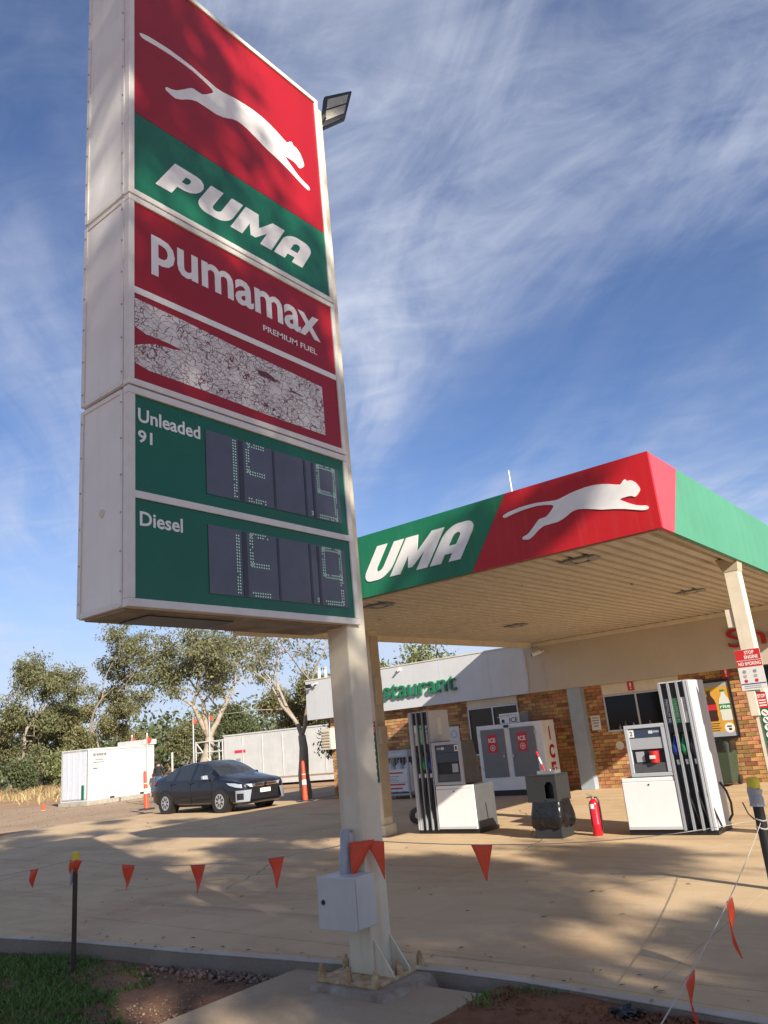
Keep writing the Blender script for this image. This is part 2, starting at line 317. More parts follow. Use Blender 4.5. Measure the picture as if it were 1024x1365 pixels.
# ------------------------------------------------------------------ mesh helpers
ORG = {}
class MB:
    """collects simple solids into one mesh"""
    def __init__(s): s.v = []; s.f = []; s.mi = []; s.cur = 0
    def add(s, vs, fs):
        o = len(s.v); s.v += [tuple(v) for v in vs]; s.f += [tuple(i+o for i in f) for f in fs]; s.mi += [s.cur]*len(fs); return s
    def box(s, x0, x1, y0, y1, z0, z1, mat=None):
        p = [Vector((x, y, z)) for z in (z0, z1) for x, y in ((x0, y0), (x1, y0), (x1, y1), (x0, y1))]
        if mat is not None: p = [mat @ q for q in p]
        return s.add(p, [(3, 2, 1, 0), (4, 5, 6, 7), (0, 1, 5, 4), (1, 2, 6, 5), (2, 3, 7, 6), (3, 0, 4, 7)])
    def hexa(s, b, t):      # four bottom and four top points
        return s.add(list(b)+list(t), [(3, 2, 1, 0), (4, 5, 6, 7), (0, 1, 5, 4), (1, 2, 6, 5), (2, 3, 7, 6), (3, 0, 4, 7)])
    def tube(s, pts, rs, n=8, caps=True):
        pts = [Vector(p) for p in pts]
        if not hasattr(rs, '__len__'): rs = [rs]*len(pts)
        vs = []; prev = None
        for i, p in enumerate(pts):
            d = (pts[min(i+1, len(pts)-1)]-pts[max(i-1, 0)])
            d = d.normalized() if d.length > 1e-9 else Vector((0, 0, 1))
            if prev is None: a = d.orthogonal().normalized()
            else:
                a = prev - d*prev.dot(d); a = a.normalized() if a.length > 1e-6 else d.orthogonal().normalized()
            prev = a; b = d.cross(a)
            for k in range(n):
                t = 2*PI*k/n; vs.append(p + (a*math.cos(t)+b*math.sin(t))*rs[i])
        fs = []
        for i in range(len(pts)-1):
            for k in range(n):
                fs.append((i*n+k, i*n+(k+1) % n, (i+1)*n+(k+1) % n, (i+1)*n+k))
        if caps:
            fs.append(tuple(reversed(range(n)))); fs.append(tuple((len(pts)-1)*n+k for k in range(n)))
        return s.add(vs, fs)
    def prism(s, pts, n):   # planar polygon extruded by vector n
        n = Vector(n); k = len(pts); a = [Vector(p) for p in pts]; b = [p+n for p in a]
        return s.add(a+b, [tuple(reversed(range(k))), tuple(range(k, 2*k))]+[(i, (i+1) % k, k+(i+1) % k, k+i) for i in range(k)])
    def mesh(s, me, mat):   # existing mesh data with a matrix
        return s.add([mat @ v.co for v in me.vertices], [tuple(p.vertices) for p in me.polygons])
    def build(s, name, mat, parent=None, world=True, smooth=False, bevel=0.0, angle=0.6, kind=None):
        me = bpy.data.meshes.new(name); org = Vector((0, 0, 0))
        if parent is not None and world: org = ORG.get(parent.name, org)
        me.from_pydata([tuple(Vector(v)-org) for v in s.v], [], s.f)
        for mm in (mat if isinstance(mat, (list, tuple)) else [mat]): me.materials.append(MATS[mm])
        if isinstance(mat, (list, tuple)): me.polygons.foreach_set('material_index', s.mi)
        bm = bmesh.new(); bm.from_mesh(me); bmesh.ops.recalc_face_normals(bm, faces=bm.faces); bm.to_mesh(me); bm.free()
        o = bpy.data.objects.new(name, me); C.objects.link(o)
        if parent is not None: o.parent = parent; ORG[o.name] = org
        if smooth:
            me.polygons.foreach_set('use_smooth', [True]*len(me.polygons))
            try: me.set_sharp_from_angle(angle=angle)
            except Exception: pass
        if bevel > 0:
            bv = o.modifiers.new('bevel', 'BEVEL'); bv.width = bevel; bv.segments = 2; bv.limit_method = 'ANGLE'; bv.angle_limit = rad(40)
        if kind: o['kind'] = kind
        return o

def thing(name, label, cat, loc=(0, 0, 0), rotz=0.0, group=None):
    o = bpy.data.objects.new(name, None); C.objects.link(o); o.empty_display_size = 0.2
    o.location = loc; o.rotation_euler = (0, 0, rotz); o['label'] = label; o['category'] = cat
    if group: o['group'] = group
    ORG[o.name] = Vector(loc)
    return o
def tag(o, label, cat, group=None):
    o['label'] = label; o['category'] = cat
    if group: o['group'] = group
    return o
def structure(o): o['kind'] = 'structure'; return o
def bx(name, b, mat, parent=None, bevel=0.0, world=True): return MB().box(*b).build(name, mat, parent, world, bevel=bevel)
def np_mesh(name, V, F, mat, parent=None, kind=None):
    me = bpy.data.meshes.new(name); V = np.asarray(V, np.float32); F = np.asarray(F, np.int32); k = F.shape[1]
    if parent is not None: V = V-np.array(ORG.get(parent.name, Vector((0, 0, 0))), np.float32)
    me.vertices.add(len(V)); me.vertices.foreach_set('co', V.ravel())
    me.loops.add(F.size); me.loops.foreach_set('vertex_index', F.ravel())
    me.polygons.add(len(F)); me.polygons.foreach_set('loop_start', np.arange(0, F.size, k, dtype=np.int32))
    me.update(calc_edges=True); me.validate()
    me.materials.append(MATS[mat])
    o = bpy.data.objects.new(name, me); C.objects.link(o)
    if parent is not None: o.parent = parent; ORG[o.name] = ORG.get(parent.name, Vector((0, 0, 0)))
    if kind: o['kind'] = kind
    return o

def shape_mesh(splines, extrude):
    cu = bpy.data.curves.new('shape', 'CURVE'); cu.dimensions = '2D'; cu.fill_mode = 'BOTH'; cu.extrude = extrude
    for sp in splines:
        s = cu.splines.new('POLY'); s.points.add(len(sp)-1); s.use_cyclic_u = True
        for i, (x, y) in enumerate(sp): s.points[i].co = (x, y, 0, 1)
    ob = bpy.data.objects.new('shape', cu); me = bpy.data.meshes.new_from_object(ob)
    bpy.data.objects.remove(ob); bpy.data.curves.remove(cu); return me
def text_mesh(t, extrude=0.0, offset=0.0, res=3, spacing=1.0):
    cu = bpy.data.curves.new('txt', 'FONT'); cu.body = t; cu.size = 1.0; cu.extrude = extrude; cu.offset = offset; cu.resolution_u = res
    cu.space_character = spacing
    ob = bpy.data.objects.new('txt', cu); me = bpy.data.meshes.new_from_object(ob)
    bpy.data.objects.remove(ob); bpy.data.curves.remove(cu); return me
def bounds(me):
    xs = [v.co.x for v in me.vertices]; ys = [v.co.y for v in me.vertices]
    return min(xs), max(xs), min(ys), max(ys)
def fit(mb, me, o, u, v, w, h, depth=1.0, shear=0.0):
    """lay a flat mesh into the box of width w and height h at o, along u and v; keep its thickness along u x v"""
    x0, x1, y0, y1 = bounds(me); u = Vector(u); v = Vector(v); n = u.cross(v)
    if w is None: w = h*(x1-x0)/(y1-y0)
    sx = w/(x1-x0); sy = h/(y1-y0); o = Vector(o)
    vs = []
    for q in me.vertices:
        a = (q.co.x-x0)*sx; b = (q.co.y-y0)*sy
        vs.append(o+u*(a+shear*b)+v*b+n*q.co.z*depth)
    mb.add(vs, [tuple(p.vertices) for p in me.polygons]); return w
def put_text(name, t, o, u, v, w, h, mat, parent, depth=0.003, offset=0.0, spacing=1.0, res=3, shear=0.0):
    mb = MB(); fit(mb, text_mesh(t, depth, offset, res, spacing), o, u, v, w, h, shear=shear)
    return mb.build(name, mat, parent)

# leaping cat outline (x along the board, z up), traced once and used on both boards
CAT = [(-4.403, 4.08), (-4.38, 4.092), (-4.325, 4.108), (-4.162, 4.128), (-4.05, 4.13), (-3.929, 4.126), (-3.80, 4.108), (-3.682, 4.093), (-3.63, 4.098), (-3.581, 4.108), (-3.50, 4.126), (-3.407, 4.138), (-3.30, 4.146), (-3.194, 4.143), (-3.10, 4.128), (-3.017, 4.105), (-2.95, 4.08), (-2.9, 4.066), (-2.882, 4.075), (-2.866, 4.094), (-2.848, 4.106), (-2.833, 4.109), (-2.825, 4.095), (-2.815, 4.085), (-2.78, 4.082), (-2.756, 4.071), (-2.73, 4.046), (-2.712, 4.016), (-2.698, 3.985), (-2.692, 3.951), (-2.71, 3.925), (-2.734, 3.901), (-2.75, 3.891), (-2.764, 3.888), (-2.797, 3.908), (-2.835, 3.914), (-2.873, 3.913), (-2.91, 3.911), (-2.932, 3.906), (-2.91, 3.884), (-2.882, 3.866), (-2.82, 3.825), (-2.765, 3.795), (-2.71, 3.776), (-2.663, 3.766), (-2.645, 3.755), (-2.638, 3.74), (-2.643, 3.726), (-2.655, 3.719), (-2.68, 3.718), (-2.713, 3.725), (-2.80, 3.753), (-2.897, 3.786), (-3.02, 3.818), (-3.155, 3.844), (-3.27, 3.88), (-3.375, 3.91), (-3.43, 3.918), (-3.481, 3.917), (-3.53, 3.902), (-3.571, 3.881), (-3.63, 3.855), (-3.701, 3.837), (-3.80, 3.835), (-3.887, 3.832), (-3.94, 3.81), (-3.984, 3.785), (-4.04, 3.745), (-4.091, 3.721), (-4.13, 3.724), (-4.177, 3.736), (-4.185, 3.752), (-4.171, 3.768), (-4.12, 3.78), (-4.078, 3.802), (-4.02, 3.85), (-3.965, 3.898), (-3.94, 3.918), (-3.915, 3.928), (-3.87, 3.928), (-3.834, 3.933), (-3.80, 3.955), (-3.762, 3.987), (-3.735, 4.012), (-3.722, 4.029), (-3.73, 4.045), (-3.762, 4.058), (-3.84, 4.076), (-3.934, 4.089), (-4.03, 4.09), (-4.141, 4.085), (-4.25, 4.072), (-4.359, 4.054), (-4.385, 4.054), (-4.402, 4.066)]
# heavy slanted lettering: outline and holes of each upright letter
def arc(cx, cy, rx, ry, a0, a1, n=7): return [(cx+rx*math.cos(rad(a0+(a1-a0)*i/n)), cy+ry*math.sin(rad(a0+(a1-a0)*i/n))) for i in range(n+1)]
LET = {
 'P': [[(0, 0), (0.40, 0), (0.40, 0.30), (0.58, 0.30)]+arc(0.58, 0.65, 0.32, 0.35, -90, 90)+[(0.0, 1.0)], [(0.40, 0.53), (0.40, 0.77), (0.50, 0.77)]+arc(0.50, 0.65, 0.07, 0.12, 80, -80, 5)+[(0.50, 0.53)]],
 'U': [[(0.0, 1.0)]+[(0.0, 0.34)]+arc(0.36, 0.34, 0.36, 0.34, 180, 270)+[(0.60, 0.0)]+arc(0.60, 0.34, 0.34, 0.34, 270, 360)+[(0.94, 1.0), (0.60, 1.0), (0.60, 0.36)]+arc(0.48, 0.36, 0.12, 0.12, 0, -180, 6)+[(0.36, 1.0)]],
 'M': [[(0, 0), (0, 1.0), (0.40, 1.0), (0.63, 0.52), (0.86, 1.0), (1.26, 1.0), (1.26, 0), (0.90, 0), (0.90, 0.50), (0.70, 0.12), (0.55, 0.12), (0.35, 0.50), (0.35, 0)]],
 'A': [[(0, 0), (0, 0.60)]+arc(0.36, 0.64, 0.36, 0.36, 180, 90)+[(0.60, 1.0)]+arc(0.60, 0.64, 0.36, 0.36, 90, 0)+[(0.96, 0), (0.60, 0), (0.60, 0.22), (0.36, 0.22), (0.36, 0)], [(0.36, 0.44), (0.36, 0.62)]+arc(0.48, 0.64, 0.12, 0.12, 170, 10, 6)+[(0.60, 0.62), (0.60, 0.44)]],
}
def wordmark(parent, o, u, v, w, h, mat, depth, shear, first=0.97):
    x = 0; adv = {'P': first, 'U': 1.02, 'M': 1.34, 'A': 0.96}; tot = sum(adv.values()); sx = (w-shear*h)/tot
    o = Vector(o); u = Vector(u); v = Vector(v); n = u.cross(v)
    for ch in 'PUMA':
        me = shape_mesh(LET[ch], depth); mb = MB()
        mb.add([o+u*((q.co.x+x)*sx+shear*q.co.y*h)+v*q.co.y*h+n*q.co.z for q in me.vertices], [tuple(p.vertices) for p in me.polygons])
        mb.build('letter', mat, parent); x += adv[ch]
def cat_emblem(parent, o, u, v, w, h, mat, depth):
    me = shape_mesh([CAT], depth); mb = MB(); fit(mb, me, o, u, v, w, h); return mb.build('leaping_cat_emblem', mat, parent)

X, Y, Z = Vector((1, 0, 0)), Vector((0, 1, 0)), Vector((0, 0, 1))

# ------------------------------------------------------------------ the setting: ground, forecourt, kerb, pad
def sheet(name, pts, z, mat, parent=None):
    me = bpy.data.meshes.new(name); me.from_pydata([(x, y, z) for x, y in pts], [], [tuple(range(len(pts)))]); me.materials.append(MATS[mat])
    o = bpy.data.objects.new(name, me); C.objects.link(o)
    if me.polygons[0].normal.z < 0: me.flip_normals()
    if parent: o.parent = parent
    return o
structure(sheet('ground', [(-1500, -1500), (1500, -1500), (1500, 1500), (-1500, 1500)], -0.16, 'dirt'))
structure(sheet('gravel_lot', [(-46, 4), (-20, 6), (-20, 24), (-30, 26.5), (-44, 22), (-75, 33), (-75, 12)], -0.150, 'gravel'))
structure(sheet('dirt_track', [(-75, 31), (-44, 21), (-37.5, 25.8), (-20, 27), (-17.8, 21), (-17, 60), (-90, 75), (-120, 50)], -0.146, 'dirt'))
KERB = [(-15.0, 3.35), (-12.0, 3.80), (-8.82, 4.32), (-7.70, 4.50), (-6.18, 4.63), (-4.76, 4.80), (-3.70, 4.94), (-3.02, 4.93), (-2.01, 4.82), (-1.50, 4.76), (1.5, 4.4), (8, 4.0)]
def strip(name, a, b, z0, z1, mat, parent=None, bevel=0.0):
    mb = MB(); n = len(a); vs = [(*p, z1) for p in a]+[(*p, z1) for p in b]+[(*p, z0) for p in a]+[(*p, z0) for p in b]; fs = []
    for i in range(n-1):
        fs += [(i, i+1, n+i+1, n+i), (2*n+i, 3*n+i, 3*n+i+1, 2*n+i+1), (i, 2*n+i, 2*n+i+1, i+1), (n+i, n+i+1, 3*n+i+1, 3*n+i)]
    fs += [(0, n, 3*n, 2*n), (n-1, 3*n-1, 4*n-1, 2*n-1)]
    mb.add(vs, fs); return mb.build(name, mat, parent, bevel=bevel)
kb = [(x+0.01, y+0.13) for x, y in KERB]
kerb_ = structure(strip('kerb', KERB, kb, -0.22, -0.008, 'kerb_concrete', bevel=0.006))  # darker concrete: shade on the kerb face is in the colour, with dirt
strip('kerb_lip', [(x, y-0.004) for x, y in KERB], [(x+0.01, y+0.075) for x, y in KERB], -0.0075, 0.004, 'kerb_lip', kerb_, bevel=0.005)
strip('kerb_top', [(x+0.01, y+0.0755) for x, y in KERB], kb, -0.0075, 0.001, 'forecourt_concrete', kerb_)
fore = structure(sheet('forecourt', [(-24.4, 11.8)]+[(x, y+0.16) for x, y in KERB]+[(8, 18.6), (-21.6, 18.6)], -0.03, 'verge_soil'))
kc = [(x+0.012, y+0.138) for x, y in KERB]
strip('concrete_slab', kc, [(x, 5.25) for x, y in kc], -0.02, 0.0, 'forecourt_concrete', fore)
xs = [-24.5, -19.4, -14.6, -9.9, -6.85, -2.2, 2.8, 8.0]; ys = [5.256, 8.05, 12.9, 18.39]
for i in range(len(xs)-1):
    for j in range(len(ys)-1):
        x0, x1, y0, y1 = xs[i]+0.002, xs[i+1]-0.002, ys[j]+0.002, ys[j+1]-0.002
        if i == 0:
            def ex(y): return -24.4+(y-11.8)*0.43 if y > 11.8 else -24.4+(11.8-y)*0.9
            p = [(ex(y0), y0), (x1, y0), (x1, y1), (ex(y1), y1)]
            if j == 1: p.insert(3, (-24.4, 11.8)) if False else None
            mb = MB(); mb.prism([(a, b, -0.02) for a, b in p], (0, 0, 0.02)); mb.build('concrete_slab', 'forecourt_concrete', fore)
        else:
            bx('concrete_slab', (x0, x1, y0, y1, -0.02, 0.0), 'forecourt_concrete', fore)
structure(bx('concrete_pad', (-4.95, -3.20, -4.9, 4.80, -0.20, -0.055), 'pad_concrete', bevel=0.015))
structure(sheet('concrete_edge_strip', [(-25.6, 11.9), (-24.6, 11.85), (-21.8, 18.6), (-22.6, 18.6)], -0.10, 'kerb_concrete'))

def bumpy(name, x0, x1, y0f, y1f, z, amp, nx, ny, mat, seed):
    rng = np.random.default_rng(seed); V = []; F = []
    ph = rng.uniform(0, 6, (6, 3)); fr = rng.uniform(1.2, 7.0, (6, 2))*rng.choice([-1, 1], (6, 2))
    for j in range(ny+1):
        for i in range(nx+1):
            x = x0+(x1-x0)*i/nx; y = y0f(x)+(y1f(x)-y0f(x))*j/ny
            h = sum(math.sin(fr[k, 0]*x+fr[k, 1]*y+ph[k, 0]) for k in range(6))/6*amp+rng.normal(0, amp*0.10)
            V.append((x, y, z+h))
    for j in range(ny):
        for i in range(nx): a = j*(nx+1)+i; F.append((a, a+1, a+nx+2, a+nx+1))
    o = np_mesh(name, V, F, mat); o['kind'] = 'structure'
    o.data.polygons.foreach_set('use_smooth', [True]*len(F)); return o
def kerb_y(x):
    for (xa, ya), (xb, yb) in zip(KERB, KERB[1:]):
        if xa <= x <= xb: return ya+(yb-ya)*(x-xa)/(xb-xa)
    return 4.2
bumpy('verge_ground', -15, -4.96, lambda x: -5.0, lambda x: kerb_y(x)+0.02, -0.130, 0.022, 150, 130, 'verge_soil', 3)
bumpy('soil_bed', -3.19, 8, lambda x: -5.0, lambda x: kerb_y(x)+0.02, -0.035, 0.026, 170, 130, 'red_soil', 5)

# grass on the verge (nobody could count it)
def grass(name, n, sampler, h0, h1, mat, label, seed, wid=0.006):
    rng = np.random.default_rng(seed); V = []; F = []
    for _ in range(n):
        x, y, z, k = sampler(rng)
        if x is None: continue
        a = rng.uniform(0, 2*PI); l = rng.uniform(h0, h1)*k; be = rng.uniform(0.2, 1.1)*l; b = rng.uniform(0, 2*PI)
        wx, wy = math.cos(a)*wid, math.sin(a)*wid; dx, dy = math.cos(b)*be, math.sin(b)*be; o = len(V)
        V += [(x-wx, y-wy, z), (x+wx, y+wy, z), (x+wx*0.8+dx*0.35, y+wy*0.8+dy*0.35, z+l*0.6), (x-wx*0.8+dx*0.35, y-wy*0.8+dy*0.35, z+l*0.6), (x+dx+wx*0.15, y+dy, z+l*0.85), (x+dx-wx*0.15, y+dy, z+l*0.85)]
        F += [(o, o+1, o+2, o+3), (o+3, o+2, o+4, o+5)]
    o = np_mesh(name, V, F, mat, kind='stuff'); o['label'] = label; o['category'] = 'grass'; return o
def verge_s(rng):
    x = rng.uniform(-10.5, -5.0); y = rng.uniform(1.4, 4.5)
    e = -5.28+0.35*math.sin(y*3.1)+0.2*math.sin(y*7.7)+(3.6-y)*0.55
    ky = kerb_y(x)
    if y > ky-0.04: return None, 0, 0, 0
    if x > e-1.0*max(0, (y-3.75))*1.6: return None, 0, 0, 0
    if math.sin(x*5.1)*math.sin(y*6.3+1)+math.sin(x*2.3+y*3.1) < -1.15 and rng.random() < 0.85: return None, 0, 0, 0
    return x, y, -0.14, 0.7+0.4*math.sin(x*2.7)*math.sin(y*4.1)+0.2*rng.random()
grass('verge_grass', 46000, verge_s, 0.035, 0.085, 'grass_blade', 'short green lawn grass on the verge at lower left', 11)
def tuft_s(rng):
    cx, cy = [(-3.12, 4.72), (-3.10, 4.55), (-2.95, 4.86), (-2.75, 4.85)][rng.integers(4)]
    return cx+rng.normal(0, 0.05), cy+rng.normal(0, 0.04), -0.05, 0.8+0.4*rng.random()
grass('weed_grass', 230, tuft_s, 0.02, 0.075, 'grass_blade', 'small green weeds where concrete pad meets red soil', 12, 0.004)

# rubble along the kerb: each pebble-sized stone is real, too small to pick apart singly
def rubble(name, n, sampler, s0, s1, mat, label, seed):
    rng = np.random.default_rng(seed); V = []; F = []
    base = [(1, 0, 0), (0, 1, 0), (-1, 0, 0), (0, -1, 0), (0, 0, 1), (0, 0, -1)]
    tri = [(0, 1, 4), (1, 2, 4), (2, 3, 4), (3, 0, 4), (1, 0, 5), (2, 1, 5), (3, 2, 5), (0, 3, 5)]
    for _ in range(n):
        x, y, z = sampler(rng); s = rng.uniform(s0, s1)*(0.5+rng.random()); r = rng.normal(0, 1, (3, 3)); qm, _r = np.linalg.qr(r); o = len(V)
        sc = s*np.array([1, rng.uniform(0.6, 1), rng.uniform(0.45, 0.8)])
        for b in base:
            p = qm @ (np.array(b)*sc*rng.uniform(0.7, 1.2)); V.append((x+p[0], y+p[1], z+p[2]))
        F += [(o+a, o+b, o+c) for a, b, c in tri]
    o = np_mesh(name, V, F, mat, kind='stuff'); o['label'] = label; o['category'] = 'stones'; return o
def rub_s(rng):
    x = rng.uniform(-6.5, -4.97); return x, kerb_y(x)-0.03-abs(rng.normal(0, 0.10)), -0.12
rubble('rubble', 300, rub_s, 0.010, 0.030, 'stone', 'loose brown and grey rubble along the foot of the kerb', 21)
def rub2(rng): return rng.uniform(-6.0, -4.97), rng.uniform(3.2, 4.6), -0.128
rubble('loose_gravel', 700, rub2, 0.004, 0.014, 'stone', 'fine loose gravel on bare soil left of the concrete pad', 22)
def rub3(rng):
    x = rng.uniform(-3.1, -1.2); return x, kerb_y(x)-0.02-abs(rng.normal(0, 0.22)), -0.035
rubble('soil_clods', 900, rub3, 0.004, 0.020, 'red_soil', 'crumbly red soil clods beside the kerb at lower right', 23)
def rub4(rng): return rng.uniform(-60, -25.5), rng.uniform(11, 24), -0.14
rubble('gravel_stones', 2500, rub4, 0.010, 0.035, 'stone', 'loose gravel stones on the lot left of the parked car', 24)

# fallen gum leaves and twigs on the concrete (uncountable)
def litter_leaves():
    rng = np.random.default_rng(77); V = []; F = []
    for _ in range(230):
        if rng.random() < 0.40: x = rng.uniform(-12, -0.5); y = kerb_y(x)+0.02+abs(rng.normal(0, 0.22)); z = 0.008
        else: x = rng.uniform(-16, -0.5); y = rng.uniform(5.0, 12.5); z = 0.004
        a = rng.uniform(0, 2*PI); l = rng.uniform(0.03, 0.075); w = l*0.16; ca, sa = math.cos(a), math.sin(a); o = len(V); b = rng.uniform(0.002, 0.012)
        V += [(x-ca*l/2, y-sa*l/2, z), (x-sa*w, y+ca*w, z+b), (x+ca*l/2, y+sa*l/2, z+b*0.4), (x+sa*w, y-ca*w, z+b*0.7)]; F.append((o, o+1, o+2, o+3))
    o = np_mesh('fallen_leaves', V, F, 'leaf_litter', kind='stuff'); o['label'] = 'scattered dry gum leaves on the forecourt concrete'; o['category'] = 'leaves'
litter_leaves()

# ------------------------------------------------------------------ pylon sign
SX = -4.0
def pylon_sign():
    t = thing('pylon_sign', 'tall red and green fuel price pylon sign with leaping cat emblem on cream pole', 'sign', (-4.13, 4.75, 0.0))
    y0, y1 = 2.64, 4.765
    for k, (z0, z1) in enumerate(((2.50, 3.945), (3.965, 5.425), (5.445, 7.735))):
        cab = bx('cabinet', (-4.545, SX-0.03, y0, y1, z0, z1), 'sign_white', t, bevel=0.006)
        fw = 0.042 if k else 0.048
        fr = MB()
        fr.box(SX-0.05, SX+0.012, y0-0.006, y1+0.006, z1-fw, z1+0.004); fr.box(SX-0.05, SX+0.012, y0-0.006, y1+0.006, z0-0.004, z0+fw)
        fr.box(SX-0.048, SX+0.010, y0-0.004, y0+fw, z0+fw, z1-fw); fr.box(SX-0.048, SX+0.010, y1-fw, y1+0.004, z0+fw, z1-fw)
        fr.build('frame', 'sign_frame', cab, bevel=0.005)
        ef = MB()
        for a, b in ((-4.551, -4.515), (-4.075, -4.052)): ef.box(a, b, y0-0.008, y0+0.02, z0+0.01, z1-0.01)
        ef.box(-4.515, -4.075, y0-0.006, y0+0.02, z1-0.035, z1-0.004); ef.box(-4.515, -4.075, y0-0.006, y0+0.02, z0+0.004, z0+0.035)
        ef.build('end_trim', 'sign_frame', cab)
        rv = MB()
        nz = 6 if k < 2 else 9
        for i in range(nz):
            zz = z0+0.1+(z1-z0-0.2)*i/(nz-1)
            for xx in (-4.533, -4.064): rv.tube([(xx, y0-0.007, zz), (xx, y0-0.014, zz)], 0.007, 6)
        rv.build('rivet_row', 'steel', cab)
    # face panels
    a, b = y0+0.042, y1-0.042
    f0 = SX-0.028; f1 = SX-0.004
    p = bx('face_panel', (f0, f1, a, b, 6.178, 7.695), 'sign_red', t); p['label'] = 'red top panel with white leaping cat'
    cat_emblem(p, (f1, 2.735, 6.555), Y, Z, 1.835, 0.47, 'print_white', 0.002)
    p = bx('face_panel', (f0, f1, a, b, 5.487, 6.174), 'sign_green', t); p['label'] = 'green panel with white capital lettering'
    wordmark(p, (f1, 2.865, 5.645), Y, Z, 1.70, 0.285, 'print_white', 0.002, 0.62)
    p = bx('face_panel', (f0, f1, a, b, 4.007, 5.383), 'sign_red', t); p['label'] = 'red panel with faded and cracked white print'
    put_text('lettering', 'pumamax', (f1, 2.825, 4.865), Y, Z, 1.73, 0.33, 'print_white', p, 0.002, 0.022, 1.0)
    put_text('lettering', 'PREMIUM FUEL', (f1, 3.875, 4.825), Y, Z, 0.625, 0.052, 'print_white', p, 0.002, 0.012)
    bx('divider_bar', (f1, f1+0.006, a, b, 4.655, 4.705), 'print_white', p)
    pe = MB(); out = [(2.69, 4.13), (2.80, 4.105), (3.3, 4.10), (3.9, 4.085), (4.53, 4.085), (4.528, 4.53), (4.2, 4.545), (3.6, 4.565), (3.1, 4.60), (2.69, 4.615), (2.69, 4.40), (2.78, 4.37), (2.95, 4.37), (3.08, 4.355), (3.0, 4.335), (2.85, 4.325), (2.74, 4.28), (2.69, 4.255)]
    me = shape_mesh([out], 0.0015); pe.add([Vector((f1+q.co.z+0.001, q.co.x, q.co.y)) for q in me.vertices], [tuple(x.vertices) for x in me.polygons])
    pe.build('peeling_decal', 'peeling_print', p)
    p = bx('face_panel', (f0, f1, a, b, 2.55, 3.897), 'sign_green', t); p['label'] = 'green price panel with two dark displays'
    bx('divider_bar', (f1, f1+0.012, a, b, 3.187, 3.237), 'sign_frame', p, bevel=0.004)
    put_text('lettering', 'Unleaded', (f1, 2.715, 3.712), Y, Z, 0.50, 0.098, 'print_white', p, 0.002, 0.018)
    put_text('lettering', '91', (f1, 2.715, 3.570), Y, Z, 0.108, 0.088, 'print_white', p, 0.002, 0.018)
    put_text('lettering', 'Diesel', (f1, 2.727, 3.012), Y, Z, 0.325, 0.095, 'print_white', p, 0.002, 0.018)
    for zb in (3.325, 2.628):
        d = bx('price_display', (f1-0.002, f1+0.006, 3.258, 4.645, zb, zb+0.475), 'led_panel', t)
        for ya, yb in ((3.555, 3.597), (3.892, 3.912), (4.228, 4.250), (4.318, 4.345)): bx('display_divider', (f1+0.006, f1+0.009, ya, yb, zb+0.006, zb+0.469), 'led_dark', d)
        seg = {'1': 'bc', '5': 'afgd_', '9': 'abfgcd'}
        def digit(ch, yl, yr, rng):
            mb = MB(); zt, zm, zbm = zb+0.455, zb+0.235, zb+0.025; r = 0.0048; x = f1+0.0075
            def dots(p0, p1, q):
                L_ = (Vector(p1)-Vector(p0)).length; n = max(2, int(L_/0.0205)); dv = (Vector(p1)-Vector(p0))/n
                for lane in (-0.5, 0.5):
                    for i in range(n+1):
                        if rng.random() < 0.10: continue
                        c = Vector(p0)+dv*i+Vector(q)*lane*0.021
                        mb.add([(x, c.x-r, c.y-r), (x, c.x+r, c.y-r), (x, c.x+r, c.y+r), (x, c.x-r, c.y+r)], [(0, 1, 2, 3)])
            if ch == '1': dots((yr-0.02, zbm), (yr-0.02, zt), (1, 0))
            if ch in '59': dots((yl, zt), (yr, zt), (0, 1)); dots((yl, zm), (yr, zm), (0, 1)); dots((yl, zm), (yl, zt), (1, 0)); dots((yl+0.0, zbm), (yr, zbm), (0, 1))
            if ch == '9': dots((yr, zbm), (yr, zt), (1, 0))
            mb.build('digit', 'led_dot', d)
        rng = random.Random(int(zb*100))
        digit('1', 3.44, 3.535, rng); digit('5', 3.64, 3.80, rng); digit('9', 4.39, 4.585, rng)
        mb = MB()
        for i in range(2):
            for j in range(3): mb.box(f1+0.009, f1+0.0095, 4.29+i*0.012, 4.297+i*0.012, zb+0.02+j*0.013, zb+0.027+j*0.013)
        mb.build('decimal_point', 'led_dot', d)
    bx('soffit_panel', (-4.52, -4.08, y0+0.03, y1-0.03, 2.488, 2.499), 'sign_soffit', t)
    bx('soffit_opening', (-4.47, -4.16, y0+0.25, y0+0.95, 2.480, 2.487), 'led_dark', t)
    mb = MB(); mb.tube([(-4.286, y0-0.004, 3.147), (-4.286, y0+0.01, 3.147)], 0.028, 20); mb.build('port_cover', 'cream_paint', t)
    # pole
    pole = bx('pole', (-4.24, -4.025, 4.635, 4.865, 0.012, 7.70), 'pole_paint', t, bevel=0.012)
    g = 0.24
    for (ax, ay, dx, dy) in ((-4.24, 4.75, -1, 0), (-4.025, 4.66, 1, 0), (-4.025, 4.84, 1, 0), (-4.22, 4.865, 0, 1)):
        mb = MB(); w = 0.16
        mb.prism([(ax-dx*0.002, ay-dy*0.002, 0.012), (ax+dx*w, ay+dy*w, 0.012), (ax+dx*w, ay+dy*w, 0.03), (ax-dx*0.002, ay-dy*0.002, g)], (0.012*abs(dy), 0.012*abs(dx), 0)); mb.build('gusset_plate', 'pole_paint', pole)
    bx('base_plate', (-4.41, -3.86, 4.46, 5.03, -0.012, 0.012), 'rusty_cream', t, bevel=0.004)
